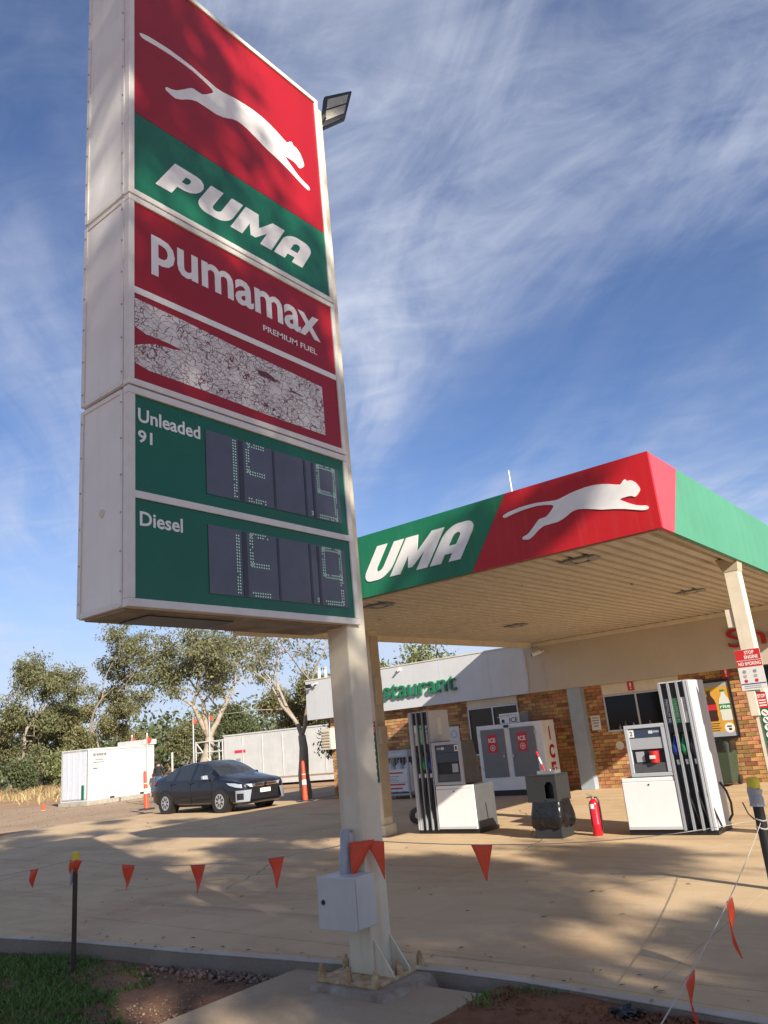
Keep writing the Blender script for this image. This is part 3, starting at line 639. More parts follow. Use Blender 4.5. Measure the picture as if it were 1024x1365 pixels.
    for (x, y) in ((-4.385, 4.485), (-4.13, 4.485), (-3.885, 4.485), (-3.885, 4.745), (-3.885, 5.0), (-4.385, 4.745), (-4.385, 5.0), (-4.13, 5.0)):
        mb = MB(); mb.tube([(x, y, 0.012), (x, y, 0.045)], 0.027, 6); mb.tube([(x, y, 0.046), (x, y, 0.072)], 0.025, 6); mb.tube([(x, y, 0.07), (x, y, 0.098)], 0.014, 8)
        mb.build('anchor_bolt', 'rusty_cream', t)
    mb = MB(); mb.hexa([(-4.48, 4.37, -0.12), (-3.66, 4.35, -0.12), (-3.68, 5.10, -0.12), (-4.48, 5.10, -0.12)], [(-4.43, 4.42, -0.012), (-3.735, 4.38, -0.012), (-3.745, 5.05, -0.012), (-4.43, 5.05, -0.012)])
    mb.build('footing', 'footing', t, bevel=0.02)
pylon_sign()

def flood_light():
    t = thing('flood_light', 'black LED flood light on top of the tall sign pole', 'flood light', (-4.13, 4.87, 7.5))
    mb = MB(); mb.tube([(-4.10, 4.84, 7.40), (-4.10, 4.90, 7.62), (-4.08, 4.95, 7.72)], 0.035, 8); mb.build('bracket', 'black_plastic', t)
    c = [Vector((-4.08, 4.90, 7.56)), Vector((-3.96, 5.17, 7.80)), Vector((-3.98, 5.36, 8.30)), Vector((-4.10, 5.02, 8.06))]   # lower left, lower right, upper right, upper left of the lamp face
    n = (c[1]-c[0]).cross(c[3]-c[0]).normalized()
    mb = MB(); mb.hexa([p-n*0.07 for p in c], c); mb.build('housing', 'black_plastic', t, bevel=0.02)
    def pt(u, v): return c[0]*(1-u)*(1-v)+c[1]*u*(1-v)+c[2]*u*v+c[3]*(1-u)*v
    for v0, v1 in ((0.16, 0.47), (0.53, 0.84)):
        q = [pt(0.14, v0), pt(0.88, v0), pt(0.88, v1), pt(0.14, v1)]
        mb = MB(); mb.hexa([p-n*0.004 for p in q], [p+n*0.004 for p in q]); mb.build('led_array', 'lamp_lens', t)
flood_light()

def meter_box():
    t = thing('meter_box', 'pale grey steel electrical box on the sign pole with keyhole', 'electrical box', (-4.115, 4.50, 0.35))
    bx('housing', (-4.29, -3.94, 4.418, 4.628, 0.35, 0.69), 'grey_box', t, bevel=0.008)
    d = bx('door', (-4.292, -3.937, 4.392, 4.411, 0.347, 0.693), 'grey_box', t, bevel=0.006)
    mb = MB(); mb.tube([(-4.235, 4.393, 0.525), (-4.235, 4.386, 0.525)], 0.017, 14); mb.build('lock', 'black_plastic', d)
    mb = MB(); mb.tube([(-4.155, 4.56, 0.69), (-4.155, 4.56, 0.79), (-4.16, 4.585, 0.86), (-4.16, 4.60, 0.98)], 0.042, 12); mb.build('conduit', 'tape_grey', t, smooth=True)
    bx('junction_cover', (-4.19, -4.11, 4.590, 4.634, 0.80, 0.96), 'grey_box', t, bevel=0.006)
meter_box()

# ------------------------------------------------------------------ canopy
CXL, CXR, CYF, CYB = -9.66, -2.54, 8.15, 18.18
ZB, ZT = 3.49, 4.36
def sof_z(y): return 3.515+(y-8.15)/10.0*0.105
def canopy():
    t = thing('canopy', 'forecourt canopy with red and green fascia and ribbed cream underside', 'canopy', (-6.0, 11.2, 0))
    th = 0.05
    def fpan(pts, mat, lab):
        mb = MB(); mb.prism([(x, CYF, z) for x, z in pts], (0, th, 0)); o = mb.build('fascia_panel', mat, t); o['label'] = lab; return o
    g = fpan([(-8.95, ZB), (-4.945, ZB), (-4.342, ZT), (-8.35, ZT)], 'canopy_green', 'green front fascia panel with white lettering')
    r = fpan([(-4.941, ZB), (CXR, ZB), (CXR, ZT), (-4.338, ZT)], 'canopy_red', 'red front fascia panel with white leaping cat')
    fpan([(CXL, ZB), (-8.954, ZB), (-8.354, ZT), (CXL, ZT)], 'canopy_red', 'red left end of the front fascia')
    wordmark(g, (-7.50, CYF-0.004, 3.69), X, Z, 2.745, 0.465, 'print_white', 0.006, 0.72, 1.54)
    cat_emblem(r, (-4.405, CYF-0.004, 3.715), X, Z, 1.77, 0.435, 'print_white', 0.006)
    def spn(pts, mat, lab):
        mb = MB(); mb.prism([(CXR-th, y, z) for y, z in pts], (th, 0, 0)); o = mb.build('fascia_panel', mat, t); o['label'] = lab
    e = 0.052
    spn([(CYF+e, ZB), (8.56, ZB), (9.11, ZT), (CYF+e, ZT)], 'canopy_red_sunlit', 'red corner of the side fascia with sunlight painted into its tone')
    spn([(8.564, ZB), (18.1, ZB+0.02), (18.1, ZT), (9.114, ZT)], 'canopy_green_sunlit', 'plain green side fascia with sunlight painted into its tone')
    mb = MB(); mb.box(CXL, CXL+th, CYF+e, 18.1, ZB+0.02, ZT); mb.build('fascia_panel', 'canopy_green', t)
    # edge flashing under the fascia
    mb = MB(); mb.box(CXL+0.06, CXR-0.06, CYF+0.055, CYF+0.11, ZB-0.012, ZB+0.03); mb.box(CXR-0.11, CXR-0.055, CYF+0.12, 18.1, ZB-0.012, ZB+0.03); mb.build('edge_flashing', 'tan_paint', t)
    # ribbed soffit, one sheet for each roofing width
    pitch = 0.19; prof = [(0, 0), (0.112, 0), (0.122, 0.058), (0.180, 0.058), (0.19, 0)]
    x = CXL+0.10; end = CXR-0.10
    seams = (13.1,)
    while x < end-0.05:
        w = min(4*pitch, end-x)
        for (ya, yb) in ((CYF+0.11, 13.10), (13.106, CYB)):
            mb = MB(); pts = []; xx = 0
            while xx < w-1e-6:
                for px, pz in prof[:-1]:
                    if xx+px <= w: pts.append((x+xx+px, pz))
                xx += pitch
            pts.append((x+w-0.004, 0)); n = len(pts)
            za, zb2 = sof_z(ya), sof_z(yb)
            vs = [(a, ya, za+b) for a, b in pts]+[(a, yb, zb2+b) for a, b in pts]
            vs += [(a, ya, za+b+0.004) for a, b in pts]+[(a, yb, zb2+b+0.004) for a, b in pts]
            fs = [(i, i+1, n+i+1, n+i) for i in range(n-1)]+[(2*n+i, 3*n+i, 3*n+i+1, 2*n+i+1) for i in range(n-1)]
            mb.add(vs, fs); mb.build('soffit_sheet', 'soffit_cream', t)
        x += w
    bx('roof_deck', (CXL+0.06, CXR-0.06, CYF+0.06, 18.15, 4.18, 4.22), 'fascia_white', t)
    mb = MB(); xa, xb, ya, yb = CXL+0.052, CXL+0.14, CYF+0.12, CYB-0.03
    mb.hexa([(xa, ya, sof_z(ya)-0.10), (xb, ya, sof_z(ya)-0.10), (xb, yb, sof_z(yb)-0.12), (xa, yb, sof_z(yb)-0.12)], [(xa, ya, sof_z(ya)+0.05), (xb, ya, sof_z(ya)+0.05), (xb, yb, sof_z(yb)+0.05), (xa, yb, sof_z(yb)+0.05)])
    mb.build('edge_beam', 'cream_paint', t)
    bx('back_closure', (CXL+0.15, CXR-0.06, CYB+0.001, CYB+0.016, 3.58, 4.17), 'tan_paint', t)
    bx('wall_batten', (CXL+0.15, CXR-0.06, CYB-0.03, CYB-0.001, 3.515, 3.612), 'cream_paint', t)
    # columns
    c = bx('column', (-9.36, -9.09, 11.05, 11.30, 0.0, 3.55), 'cream_paint', t, bevel=0.01)
    bx('column_facing', (-9.087, -9.068, 11.06, 11.29, 0.3, 3.45), 'tan_paint', c)
    bx('junction_box', (-9.066, -8.99, 11.06, 11.24, 1.52, 1.83), 'tan_paint', c); bx('junction_box', (-9.066, -9.02, 11.07, 11.24, 2.2, 2.7), 'tan_paint', c)
    bx('column_base', (-9.40, -9.05, 11.01, 11.34, 0.0, 0.18), 'cream_paint', c, bevel=0.01)
    c = bx('column', (-2.775, -2.59, 11.15, 11.36, 0.0, 3.36), 'cream_paint', t, bevel=0.008)
    mb = MB(); mb.hexa([(-2.78, 11.145, 3.362), (-2.585, 11.145, 3.362), (-2.585, 11.365, 3.362), (-2.78, 11.365, 3.362)], [(-2.84, 11.12, 3.54), (-2.56, 11.12, 3.54), (-2.56, 11.39, 3.54), (-2.84, 11.39, 3.54)]); mb.build('column_head', 'tan_paint', c)
    bx('junction_box', (-2.87, -2.777, 11.17, 11.30, 2.62, 2.86), 'cream_paint', c)
    bx('junction_box', (-2.81, -2.70, 11.10, 11.148, 1.45, 1.76), 'cream_paint', c, bevel=0.006)
    # drip screws in the soffit
    for (x, y) in ((-5.2, 9.9), (-6.7, 10.6), (-4.3, 11.8), (-5.9, 13.6), (-7.6, 15.0), (-5.5, 16.0), (-8.2, 16.4), (-8.1, 10.2)):
        mb = MB(); mb.tube([(x, y, sof_z(y)+0.03), (x, y, sof_z(y)-0.012)], 0.022, 8); mb.build('screw_cap', 'tan_paint', t)
canopy()

def canopy_light(x, y, label):
    z = sof_z(y); t = thing('canopy_light', label, 'canopy light', (x, y, z), group='lights set in the canopy underside')
    s = 0.155
    mb = MB()
    for a, b, c_, d in ((-s, s, -s, -s+0.05), (-s, s, s-0.05, s), (-s, -s+0.05, -s+0.05, s-0.05), (s-0.05, s, -s+0.05, s-0.05)): mb.box(x+a, x+b, y+c_, y+d, z-0.030, z-0.002)
    mb.build('frame', 'pump_fin', t)
    for sx in (-1, 1):
        mb = MB(); mb.hexa([(x+sx*s, y-0.12, z-0.032), (x+sx*(s+0.08), y-0.10, z-0.020), (x+sx*(s+0.08), y+0.10, z-0.020), (x+sx*s, y+0.12, z-0.032)], [(x+sx*s, y-0.12, z-0.004), (x+sx*(s+0.08), y-0.10, z-0.004), (x+sx*(s+0.08), y+0.10, z-0.004), (x+sx*s, y+0.12, z-0.004)]); mb.build('hinge_flap', 'pump_fin', t)
    mb = MB(); mb.tube([(x, y, z-0.001), (x, y, z-0.022), (x, y, z-0.034)], [0.095, 0.10, 0.055], 16); mb.build('lens', 'lamp_lens', t)
canopy_light(-3.86, 8.95, 'square ceiling light nearest the red canopy corner')
canopy_light(-4.02, 13.75, 'ceiling light in the canopy underside near the right column')
canopy_light(-7.62, 14.0, 'ceiling light farthest back in the canopy underside above pump one')
canopy_light(-7.10, 8.95, 'ceiling light under the canopy edge just right of the price sign')

t = thing('antenna', 'thin white whip antenna standing on the canopy roof', 'antenna', (-4.55, 8.75, 4.22))
mb = MB(); mb.tube([(-4.55, 8.75, 4.22), (-4.55, 8.75, 4.55), (-4.555, 8.75, 4.86)], [0.016, 0.012, 0.008], 8); mb.build('mast', 'white_plastic', t)
mb = MB(); mb.tube([(-4.55, 8.75, 4.22), (-4.55, 8.75, 4.27)], [0.05, 0.03], 10); mb.build('base', 'steel', t)

# ------------------------------------------------------------------ shop building
WY = 18.40
def building():
    t = thing('shop_building', 'low brick shop and restaurant with deep white fascia', 'building', (-7.0, 20.0, 0))
    bx('wall_core', (-16.93, 4.0, WY+0.035, 26.0, -0.1, 3.2), 'mortar', t)
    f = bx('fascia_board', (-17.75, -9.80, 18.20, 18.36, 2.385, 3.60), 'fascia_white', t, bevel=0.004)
    f2 = bx('fascia_board', (-9.797, 4.2, 18.20, 18.36, 2.385, 3.60), 'fascia_shaded', t, bevel=0.004); f2['label'] = 'fascia under the canopy with shade painted into its beige tone'
    bx('fascia_cap', (-17.78, 4.2, 18.185, 18.40, 3.602, 3.635), 'cream_paint', f)
    bx('fascia_return', (-17.75, -17.60, 18.365, 26.2, 2.385, 3.60), 'fascia_white', t)
    for x in (-16.2, -14.9, -13.7, -12.5, -10.9): bx('panel_joint', (x-0.003, x+0.003, 18.196, 18.199, 2.40, 3.59), 'container_grey', f)
    bx('eave_lining', (-17.58, 4.2, 18.37, WY+0.03, 2.40, 2.44), 'fascia_white', t)
    bx('roof', (-17.58, 4.2, 18.37, 26.2, 3.25, 3.35), 'fascia_white', t)
    # raised lettering
    def raised(word, x0, x1, z0, z1, mat):
        full = text_mesh(word, 0.0, 0.012); fx0, fx1, fy0, fy1 = bounds(full); s = (x1-x0)/(fx1-fx0); sv = (z1-z0)/(fy1-fy0)
        for i, ch in enumerate(word):
            m1 = text_mesh(ch, 0.03, 0.004, 8); r = bounds(text_mesh(word[:i+1], 0, 0.004))[1]-bounds(m1)[1]
            mb = MB(); mb.add([(x0+(q.co.x+r-fx0)*s, 18.155-q.co.z, z0+(q.co.y-fy0)*sv) for q in m1.vertices], [tuple(p.vertices) for p in m1.polygons])
            mb.build('letter', mat, f if word[0] == 'R' else f2)
    raised('Restaurant', -15.36, -11.97, 2.70, 3.20, 'letter_green')
    raised('Shop', -4.75, -3.0, 2.68, 3.22, 'letter_red')
    # openings: (x0, x1, z0, z1)
    ops = [(-11.86, -10.30, 0.95, 2.385), (-7.93, -6.05, 1.27, 2.385), (-4.52, -2.4, 0.0, 2.385), (-8.76, -8.40, 0.0, 2.385)]
    # bricks in stretcher bond
    bl, bh, jt = 0.230, 0.076, 0.010; rows = int(2.40/(bh+jt))+1; rng = random.Random(4); bricks = []
    for r in range(rows):
        z0 = r*(bh+jt); z1 = min(z0+bh, 2.385)
        if z1-z0 < 0.03: continue
        x = -16.97+(-(bl+jt)/2 if r % 2 else 0)
        while x < -2.4:
            a, b = max(x, -16.97), x+bl; segs = [(a, b)]
            for (o0, o1, oz0, oz1) in ops:
                if z1 > oz0+0.01 and z0 < oz1-0.005:
                    ns = []
                    for (p, q) in segs:
                        if q <= o0 or p >= o1: ns.append((p, q)); continue
                        if p < o0: ns.append((p, o0))
                        if q > o1: ns.append((o1, q))
                    segs = ns
            for (p, q) in segs:
                if q-p > 0.03: bricks.append((p, q, z0, z1))
            x += bl+jt
    def hidden(bk):
        cx = (bk[0]+bk[1])/2; cz = (bk[2]+bk[3])/2
        if -5.98 < cx < -4.95 and 0.95 < cz < 2.18: return True      # behind the poster
        if -5.62 < cx < -5.03 and cz < 0.95: return True             # behind the bin
        if -7.0 < cx < -5.98: return True                            # behind the pump
        return False
    vis = sorted([b for b in bricks if b[1] > -8.5 and b[1] < -4.5 and not hidden(b)], key=lambda b: -b[0])
    keep = set(vis[:300]); meshes = {}
    def bm_add(mb, p, q, z0, z1, y):
        e = 0.005; mb.hexa([(p, y+e, z0), (q, y+e, z0), (q, WY+0.06, z0), (p, WY+0.06, z0)], [(p, y+e, z1), (q, y+e, z1), (q, WY+0.06, z1), (p, WY+0.06, z1)])
    rest = MB()
    for b in bricks:
        jy = rng.uniform(-0.003, 0.003)
        if b not in keep: bm_add(rest, *b, WY+jy); continue
        key = (round(b[1]-b[0], 3), round(b[3]-b[2], 3))
        if key not in meshes:
            mb = MB(); mb.box(0, b[1]-b[0], 0, 0.06, 0, b[3]-b[2]); o = mb.build('brick', 'brick', t, world=False); meshes[key] = o.data
        else:
            o = bpy.data.objects.new('brick', meshes[key]); C.objects.link(o); o.parent = t
        o.location = Vector((b[0], WY+jy, b[2]))-ORG[t.name]
    rest.build('brickwork', 'brick', t, kind='stuff')
    # left end wall bricks, seen at the corner
    mb = MB()
    for r in range(rows):
        y = WY+0.07+(0.12 if r % 2 else 0); z0 = r*(bh+jt); z1 = min(z0+bh, 2.385)
        while y < 22: mb.box(-16.975, -16.92, y, y+bl, z0, z1); y += bl+jt
    mb.build('end_brickwork', 'brick', t, kind='stuff')
    bx('pillar', (-8.76, -8.40, 18.19, WY+0.03, 0.0, 2.384), 'pillar_grey', t, bevel=0.006)
    # windows
    def window(x0, x1, z0, z1, glass, mull, head):
        w = bx('window', (x0, x1, WY+0.03, WY+0.034, z0, z1), glass, t)
        fr = MB(); fr.box(x0, x1, WY-0.01, WY+0.028, z1-0.04, z1); fr.box(x0, x1, WY-0.02, WY+0.028, z0, z0+0.04); fr.box(x0, x0+0.035, WY-0.008, WY+0.028, z0+0.04, z1-0.04); fr.box(x1-0.035, x1, WY-0.008, WY+0.028, z0+0.04, z1-0.04)
        for m in mull: fr.box(m-0.022, m+0.022, WY-0.006, WY+0.027, z0+0.04, z1-0.04)
        fr.build('frame', 'alu', w, bevel=0.003)
        if head: bx('head_panel', (x0, head, WY-0.004, WY+0.03, z1+0.004, 2.383), 'cream_paint', w)
        return w
    window(-11.86, -10.30, 0.95, 2.185, 'glass_brown', (-11.08,), -10.30)
    w2 = window(-7.93, -6.05, 1.27, 2.13, 'glass_dark', (-7.12,), -6.05)
    # bottles standing behind the second window's sill
    for i, (x, h, r) in enumerate(((-7.62, 0.11, 0.06), (-7.47, 0.19, 0.07), (-7.28, 0.13, 0.06), (-6.88, 0.15, 0.06))):
        mb = MB(); mb.tube([(x, WY+0.010, 1.311), (x, WY+0.010, 1.31+h*0.6), (x, WY+0.010, 1.31+h*0.78), (x, WY+0.010, 1.31+h)], [r*0.5, r*0.5, r*0.2, r*0.2], 8); mb.build('bottle', ('pump_fin', 'pump_dark', 'poster_grey')[i % 3], w2)
    d = bx('door', (-4.50, -2.45, WY+0.03, WY+0.034, 0.02, 2.37), 'glass_dark', t)
    mb = MB(); mb.box(-4.52, -4.42, WY-0.03, WY+0.028, 0.0, 2.384); mb.box(-3.5, -3.42, WY-0.02, WY+0.028, 0.0, 2.384); mb.build('door_frame', 'white_plastic', d, bevel=0.004)
    # small wall fittings
    mb = MB(); mb.tube([(-9.77, 18.17, 3.35), (-9.77, 18.17, 2.8), (-9.80, 18.17, 2.5), (-9.86, 18.18, 2.40)], 0.014, 8); mb.build('cable', 'container_grey', t)
    mb = MB(); mb.tube([(-9.30, 18.19, 3.25), (-9.27, 18.19, 2.40)], 0.005, 6); mb.build('cable', 'container_grey', t)
    mb = MB(); mb.box(-8.31, -8.24, WY-0.03, WY+0.001, 1.88, 1.95); mb.tube([(-8.27, WY-0.012, 1.88), (-8.32, WY-0.010, 1.80), (-8.36, WY-0.006, 1.72)], 0.006, 6); mb.build('socket', 'tan_paint', t)
building()

for i, x in enumerate((-17.49, -17.20, -16.93)):
    t = thing('vent_pipe', ('white roof vent pipe nearest the building corner', 'middle one of three white roof vent pipes', 'white roof vent pipe nearest the sign pole')[i], 'vent pipe', (x, 18.6, 3.35), group='vent pipes on the restaurant roof')
    mb = MB(); mb.tube([(x, 18.6, 3.35), (x, 18.6, 3.92)], 0.045, 10); mb.build('pipe', 'white_plastic', t)
    mb = MB(); mb.tube([(x, 18.6, 3.92), (x, 18.6, 3.94), (x, 18.6, 4.0)], [0.03, 0.062, 0.055], 10); mb.build('cowl', 'tan_paint', t)
t = thing('wall_flood_light', 'small dark flood light on the left end of the white fascia', 'wall light', (-17.45, 18.2, 3.42))
mb = MB(); mb.box(-17.58, -17.36, 18.02, 18.10, 3.36, 3.48, Matrix.Identity(4)); mb.build('lamp_head', 'black_plastic', t, bevel=0.01)
mb = MB(); mb.tube([(-17.38, 18.08, 3.44), (-17.25, 18.14, 3.47), (-17.22, 18.20, 3.48)], 0.022, 8); mb.build('arm', 'white_plastic', t)
mb = MB(); mb.tube([(-17.24, 18.12, 3.41), (-17.24, 18.12, 3.46)], 0.03, 10); mb.build('sensor', 'black_plastic', t)
t = thing('motion_sensor', 'small white sensor on the fascia above the green lettering', 'sensor', (-13.9, 18.2, 3.49))
mb = MB(); mb.tube([(-13.9, 18.20, 3.50), (-13.9, 18.14, 3.49)], [0.05, 0.045], 12); mb.build('base', 'white_plastic', t)
mb = MB(); mb.tube([(-13.9, 18.13, 3.48), (-13.91, 18.08, 3.44)], [0.03, 0.026], 10); mb.build('lamp', 'lamp_lens', t)
t = thing('security_camera', 'white security camera at the canopy corner on the fascia', 'camera', (-9.4, 18.2, 3.35))
mb = MB(); mb.tube([(-9.20, 18.19, 3.38), (-9.28, 18.10, 3.37)], 0.03, 8); mb.build('arm', 'cream_paint', t)
mb = MB(); mb.tube([(-9.27, 18.11, 3.38), (-9.46, 18.00, 3.31)], [0.055, 0.05], 10); mb.build('body', 'white_plastic', t)
mb = MB(); mb.tube([(-9.46, 18.00, 3.31), (-9.475, 17.99, 3.303)], 0.042, 10); mb.build('lens', 'black_plastic', t)
t = thing('air_conditioner', 'small cream window air conditioner on the brick corner', 'air conditioner', (-16.9, 18.3, 1.45))
bx('casing', (-17.12, -16.72, 18.12, WY-0.002, 1.45, 2.08), 'cream_paint', t, bevel=0.008)
for i in range(6): bx('louvre', (-17.07, -16.77, 18.10, 18.118, 1.53+i*0.085, 1.565+i*0.085), 'tan_paint', t)

# notices, posters and plates on the wall
def notice(name, label, cat, x0, x1, z0, z1, mat, y=WY-0.006, group=None):
    t = thing(name, label, cat, ((x0+x1)/2, y, z0), group=group); b = bx('board', (x0, x1, y-0.008, y, z0, z1), mat, t); return t, b, y-0.0095
t, b, y = notice('wall_notice', 'small white paper notice on bricks right of grey pillar', 'notice', -8.33, -8.09, 1.34, 1.68, 'notice_paper')
for i, (w, zz) in enumerate(((0.16, 1.61), (0.18, 1.55), (0.14, 1.49), (0.12, 1.42))): bx('print_line', (-8.21-w/2, -8.21+w/2, y-0.001, y+0.001, zz, zz+0.028), 'print_grey', b)
for i, (x, z, lab) in enumerate(((-7.19, 2.19, 'red fire sign above the window behind pump two'), (-4.98, 2.22, 'red fire sign on bricks above the drinks poster'))):
    t, b, y = notice('fire_sign', lab, 'sign', x-0.075, x+0.075, z-0.02, z+0.19, 'red_plastic', WY-0.012, 'red fire signs on the shop wall')
    mb = MB(); mb.prism([(x-0.022, y, z+0.165), (x+0.022, y, z+0.165), (x+0.014, y, z+0.065), (x-0.014, y, z+0.065)], (0, -0.001, 0)); mb.box(x-0.016, x+0.016, y-0.001, y, z+0.015, z+0.045); mb.build('exclamation_mark', 'print_white', b)
t = thing('wall_plate', 'round cream plate on bricks below the shop window', 'plate', (-7.7, WY-0.01, 0.94))
mb = MB(); mb.tube([(-7.70, WY-0.004, 0.95), (-7.70, WY-0.016, 0.95)], 0.10, 24); mb.build('disc', 'cream_paint', t)
t, b, y = notice('payment_notice', 'beige card payment notice on bricks behind pump one', 'notice', -12.78, -12.20, 1.30, 1.76, 'notice_paper')
for i in range(4): bx('print_block', (-12.70+0.10*(i % 2), -12.64+0.10*(i % 2), y-0.001, y+0.001, 1.42+0.14*(i//2), 1.52+0.14*(i//2)), ('print_grey', 'print_black')[i % 2], b)
mb = MB()
for k in range(20):
    a0, a1 = 2*PI*k/20, 2*PI*(k+1)/20
    mb.add([(-12.38+math.cos(a)*r, y-0.001, 1.56+math.sin(a)*r) for a, r in ((a0, 0.10), (a1, 0.10), (a1, 0.085), (a0, 0.085))], [(0, 1, 2, 3)])
mb.build('print_ring', 'print_grey', b)

def drinks_poster():
    x0, x1, z0, z1 = -6.02, -4.935, 0.93, 2.19; y = WY-0.03
    t = thing('drinks_poster', 'amber soft drink poster in a thick black frame', 'poster', (-5.47, y, z0))
    mb = MB(); fw = 0.05
    mb.box(x0, x1, y-0.035, y, z1-fw, z1); mb.box(x0, x1, y-0.035, y, z0, z0+fw); mb.box(x0, x0+fw, y-0.034, y-0.001, z0+fw, z1-fw); mb.box(x1-fw, x1, y-0.034, y-0.001, z0+fw, z1-fw)
    mb.build('frame', 'black_plastic', t, bevel=0.006)
    s = bx('sheet', (x0+fw, x1-fw, y-0.012, y-0.002, z0+fw, z1-fw), 'poster_amber', t)
    bx('grey_band', (x0+fw, x1-fw, y-0.0135, y-0.0125, z1-fw-0.10, z1-fw), 'poster_grey', s); bx('grey_band', (x0+fw, x1-fw, y-0.0135, y-0.0125, z0+fw, z0+fw+0.10), 'poster_grey', s)
    def bottle(cx, zb, h, body, lab):
        prof = [(0.0, 0.105), (0.06, 0.125), (0.20, 0.115), (0.34, 0.128), (0.55, 0.128), (0.70, 0.10), (0.82, 0.05), (0.90, 0.036), (0.90, 0.044), (1.0, 0.044)]
        L_ = [(cx-w*h/0.68, zb+t_*h) for t_, w in prof]; R_ = [(cx+w*h/0.68, zb+t_*h) for t_, w in reversed(prof)]
        me = shape_mesh([L_+R_], 0.0008); mb = MB(); mb.add([(q.co.x, y-0.0140-q.co.z, q.co.y) for q in me.vertices], [tuple(p.vertices) for p in me.polygons]); o = mb.build('printed_bottle', body, s)
        bx('printed_label', (cx-0.126*h/0.68, cx+0.126*h/0.68, y-0.0162, y-0.0152, zb+0.36*h, zb+0.54*h), lab, o)
        bx('printed_cap', (cx-0.045, cx+0.045, y-0.0162, y-0.0152, zb+0.93*h, zb+h), 'print_green', o); return o
    bottle(-5.72, 1.33, 0.60, 'clear_bottle', 'poster_grey'); bottle(-5.44, 1.31, 0.66, 'cola', 'print_red'); o = bottle(-5.135, 1.31, 0.66, 'clear_bottle', 'print_green')
    put_text('lettering', 'rite', (-5.245, y-0.0165, 1.575), X, Z, 0.22, 0.07, 'print_white', o, 0.0005, 0.02)
    mb = MB(); mb.tube([(-5.13, y-0.0126, 1.155), (-5.13, y-0.0142, 1.155)], 0.105, 24); o = mb.build('price_disc', 'print_white', s)
    bx('print_block', (-5.18, -5.08, y-0.0156, y-0.0146, 1.17, 1.20), 'print_black', o); bx('print_block', (-5.15, -5.09, y-0.0156, y-0.0146, 1.10, 1.15), 'print_black', o)
    for i in range(4): bx('print_line', (-5.62, -5.34+0.03*(i % 2), y-0.0136, y-0.0126, 1.10+i*0.05, 1.118+i*0.05), 'print_black', s)
drinks_poster()

# boards on the canopy columns
def stop_board():
    t = thing('stop_engine_board', 'sun-bleached stop engine no smoking board on right canopy column', 'sign', (-2.68, 11.1, 1.78))
    y = 11.095
    b = bx('board', (-2.845, -2.53, y, y+0.006, 1.775, 2.30), 'notice_paper', t)
    bx('red_band', (-2.843, -2.532, y-0.003, y-0.001, 2.165, 2.298), 'red_plastic', b); bx('red_band', (-2.843, -2.532, y-0.003, y-0.001, 2.075, 2.155), 'red_plastic', b)
    put_text('lettering', 'STOP', (-2.725, y-0.004, 2.236), X, Z, 0.12, 0.045, 'print_white', b, 0.0005, 0.02)
    put_text('lettering', 'ENGINE', (-2.735, y-0.004, 2.177), X, Z, 0.17, 0.045, 'print_white', b, 0.0005, 0.02)
    put_text('lettering', 'NO SMOKING', (-2.825, y-0.004, 2.093), X, Z, 0.28, 0.045, 'print_white', b, 0.0005, 0.02)
    for i in range(6):
        x = -2.77+(i % 2)*0.13; z = 2.015-(i//2)*0.06
        mb = MB(); mb.tube([(x, y-0.001, z), (x, y-0.003, z)], 0.022, 12); mb.build('print_symbol', ('print_grey', 'poster_grey', 'print_red')[i//2], b)
    bx('blue_line', (-2.843, -2.532, y-0.003, y-0.001, 1.85, 1.862), 'nozzle_blue', b)
    for z in (1.825, 1.80): bx('print_line', (-2.80, -2.60, y-0.003, y-0.001, z, z+0.010), 'poster_grey', b)
stop_board()
def symbol_strip(label, x0, x1, y, z0, z1, n):
    t = thing('safety_strip', label, 'sign', ((x0+x1)/2, y, z0), group='green safety strips on the canopy columns')
    b = bx('board', (x0, x1, y, y+0.006, z0, z1), 'sign_green', t); zt = z1-0.20
    bx('red_band', (x0, x1, y-0.003, y-0.001, zt, z1), 'red_plastic', b)
    put_text('lettering', 'STOP', (x0+0.012, y-0.004, z1-0.07), X, Z, x1-x0-0.024, 0.045, 'print_white', b, 0.0005, 0.02)
    for i in range(3): bx('print_line', (x0+0.015, x1-0.015, y-0.004, y-0.002, zt+0.025+i*0.033, zt+0.04+i*0.033), 'print_white', b)
    for i in range(n):
        z = zt-0.06-i*(zt-z0-0.08)/(n-0.5); xc = (x0+x1)/2
        mb = MB(); mb.tube([(xc, y-0.001, z), (xc, y-0.003, z)], 0.042, 16); o = mb.build('symbol_disc', 'print_white', b)
        m = Matrix.Translation((xc, 0, z)) @ Matrix.Rotation(rad(40+20*(i % 3)), 4, 'Y')
        mb = MB(); mb.box(-0.028, 0.028, y-0.0045, y-0.0035, -0.008, 0.008, m); mb.build('symbol_mark', ('print_red', 'print_black', 'print_grey')[i % 3], o)
symbol_strip('green safety strip below the stop board on right canopy column', -2.70, -2.585, 11.138, 0.95, 1.74, 6)
symbol_strip('narrow green safety strip on left canopy column beside the sign pole', -9.25, -9.10, 11.038, 0.88, 1.92, 7)

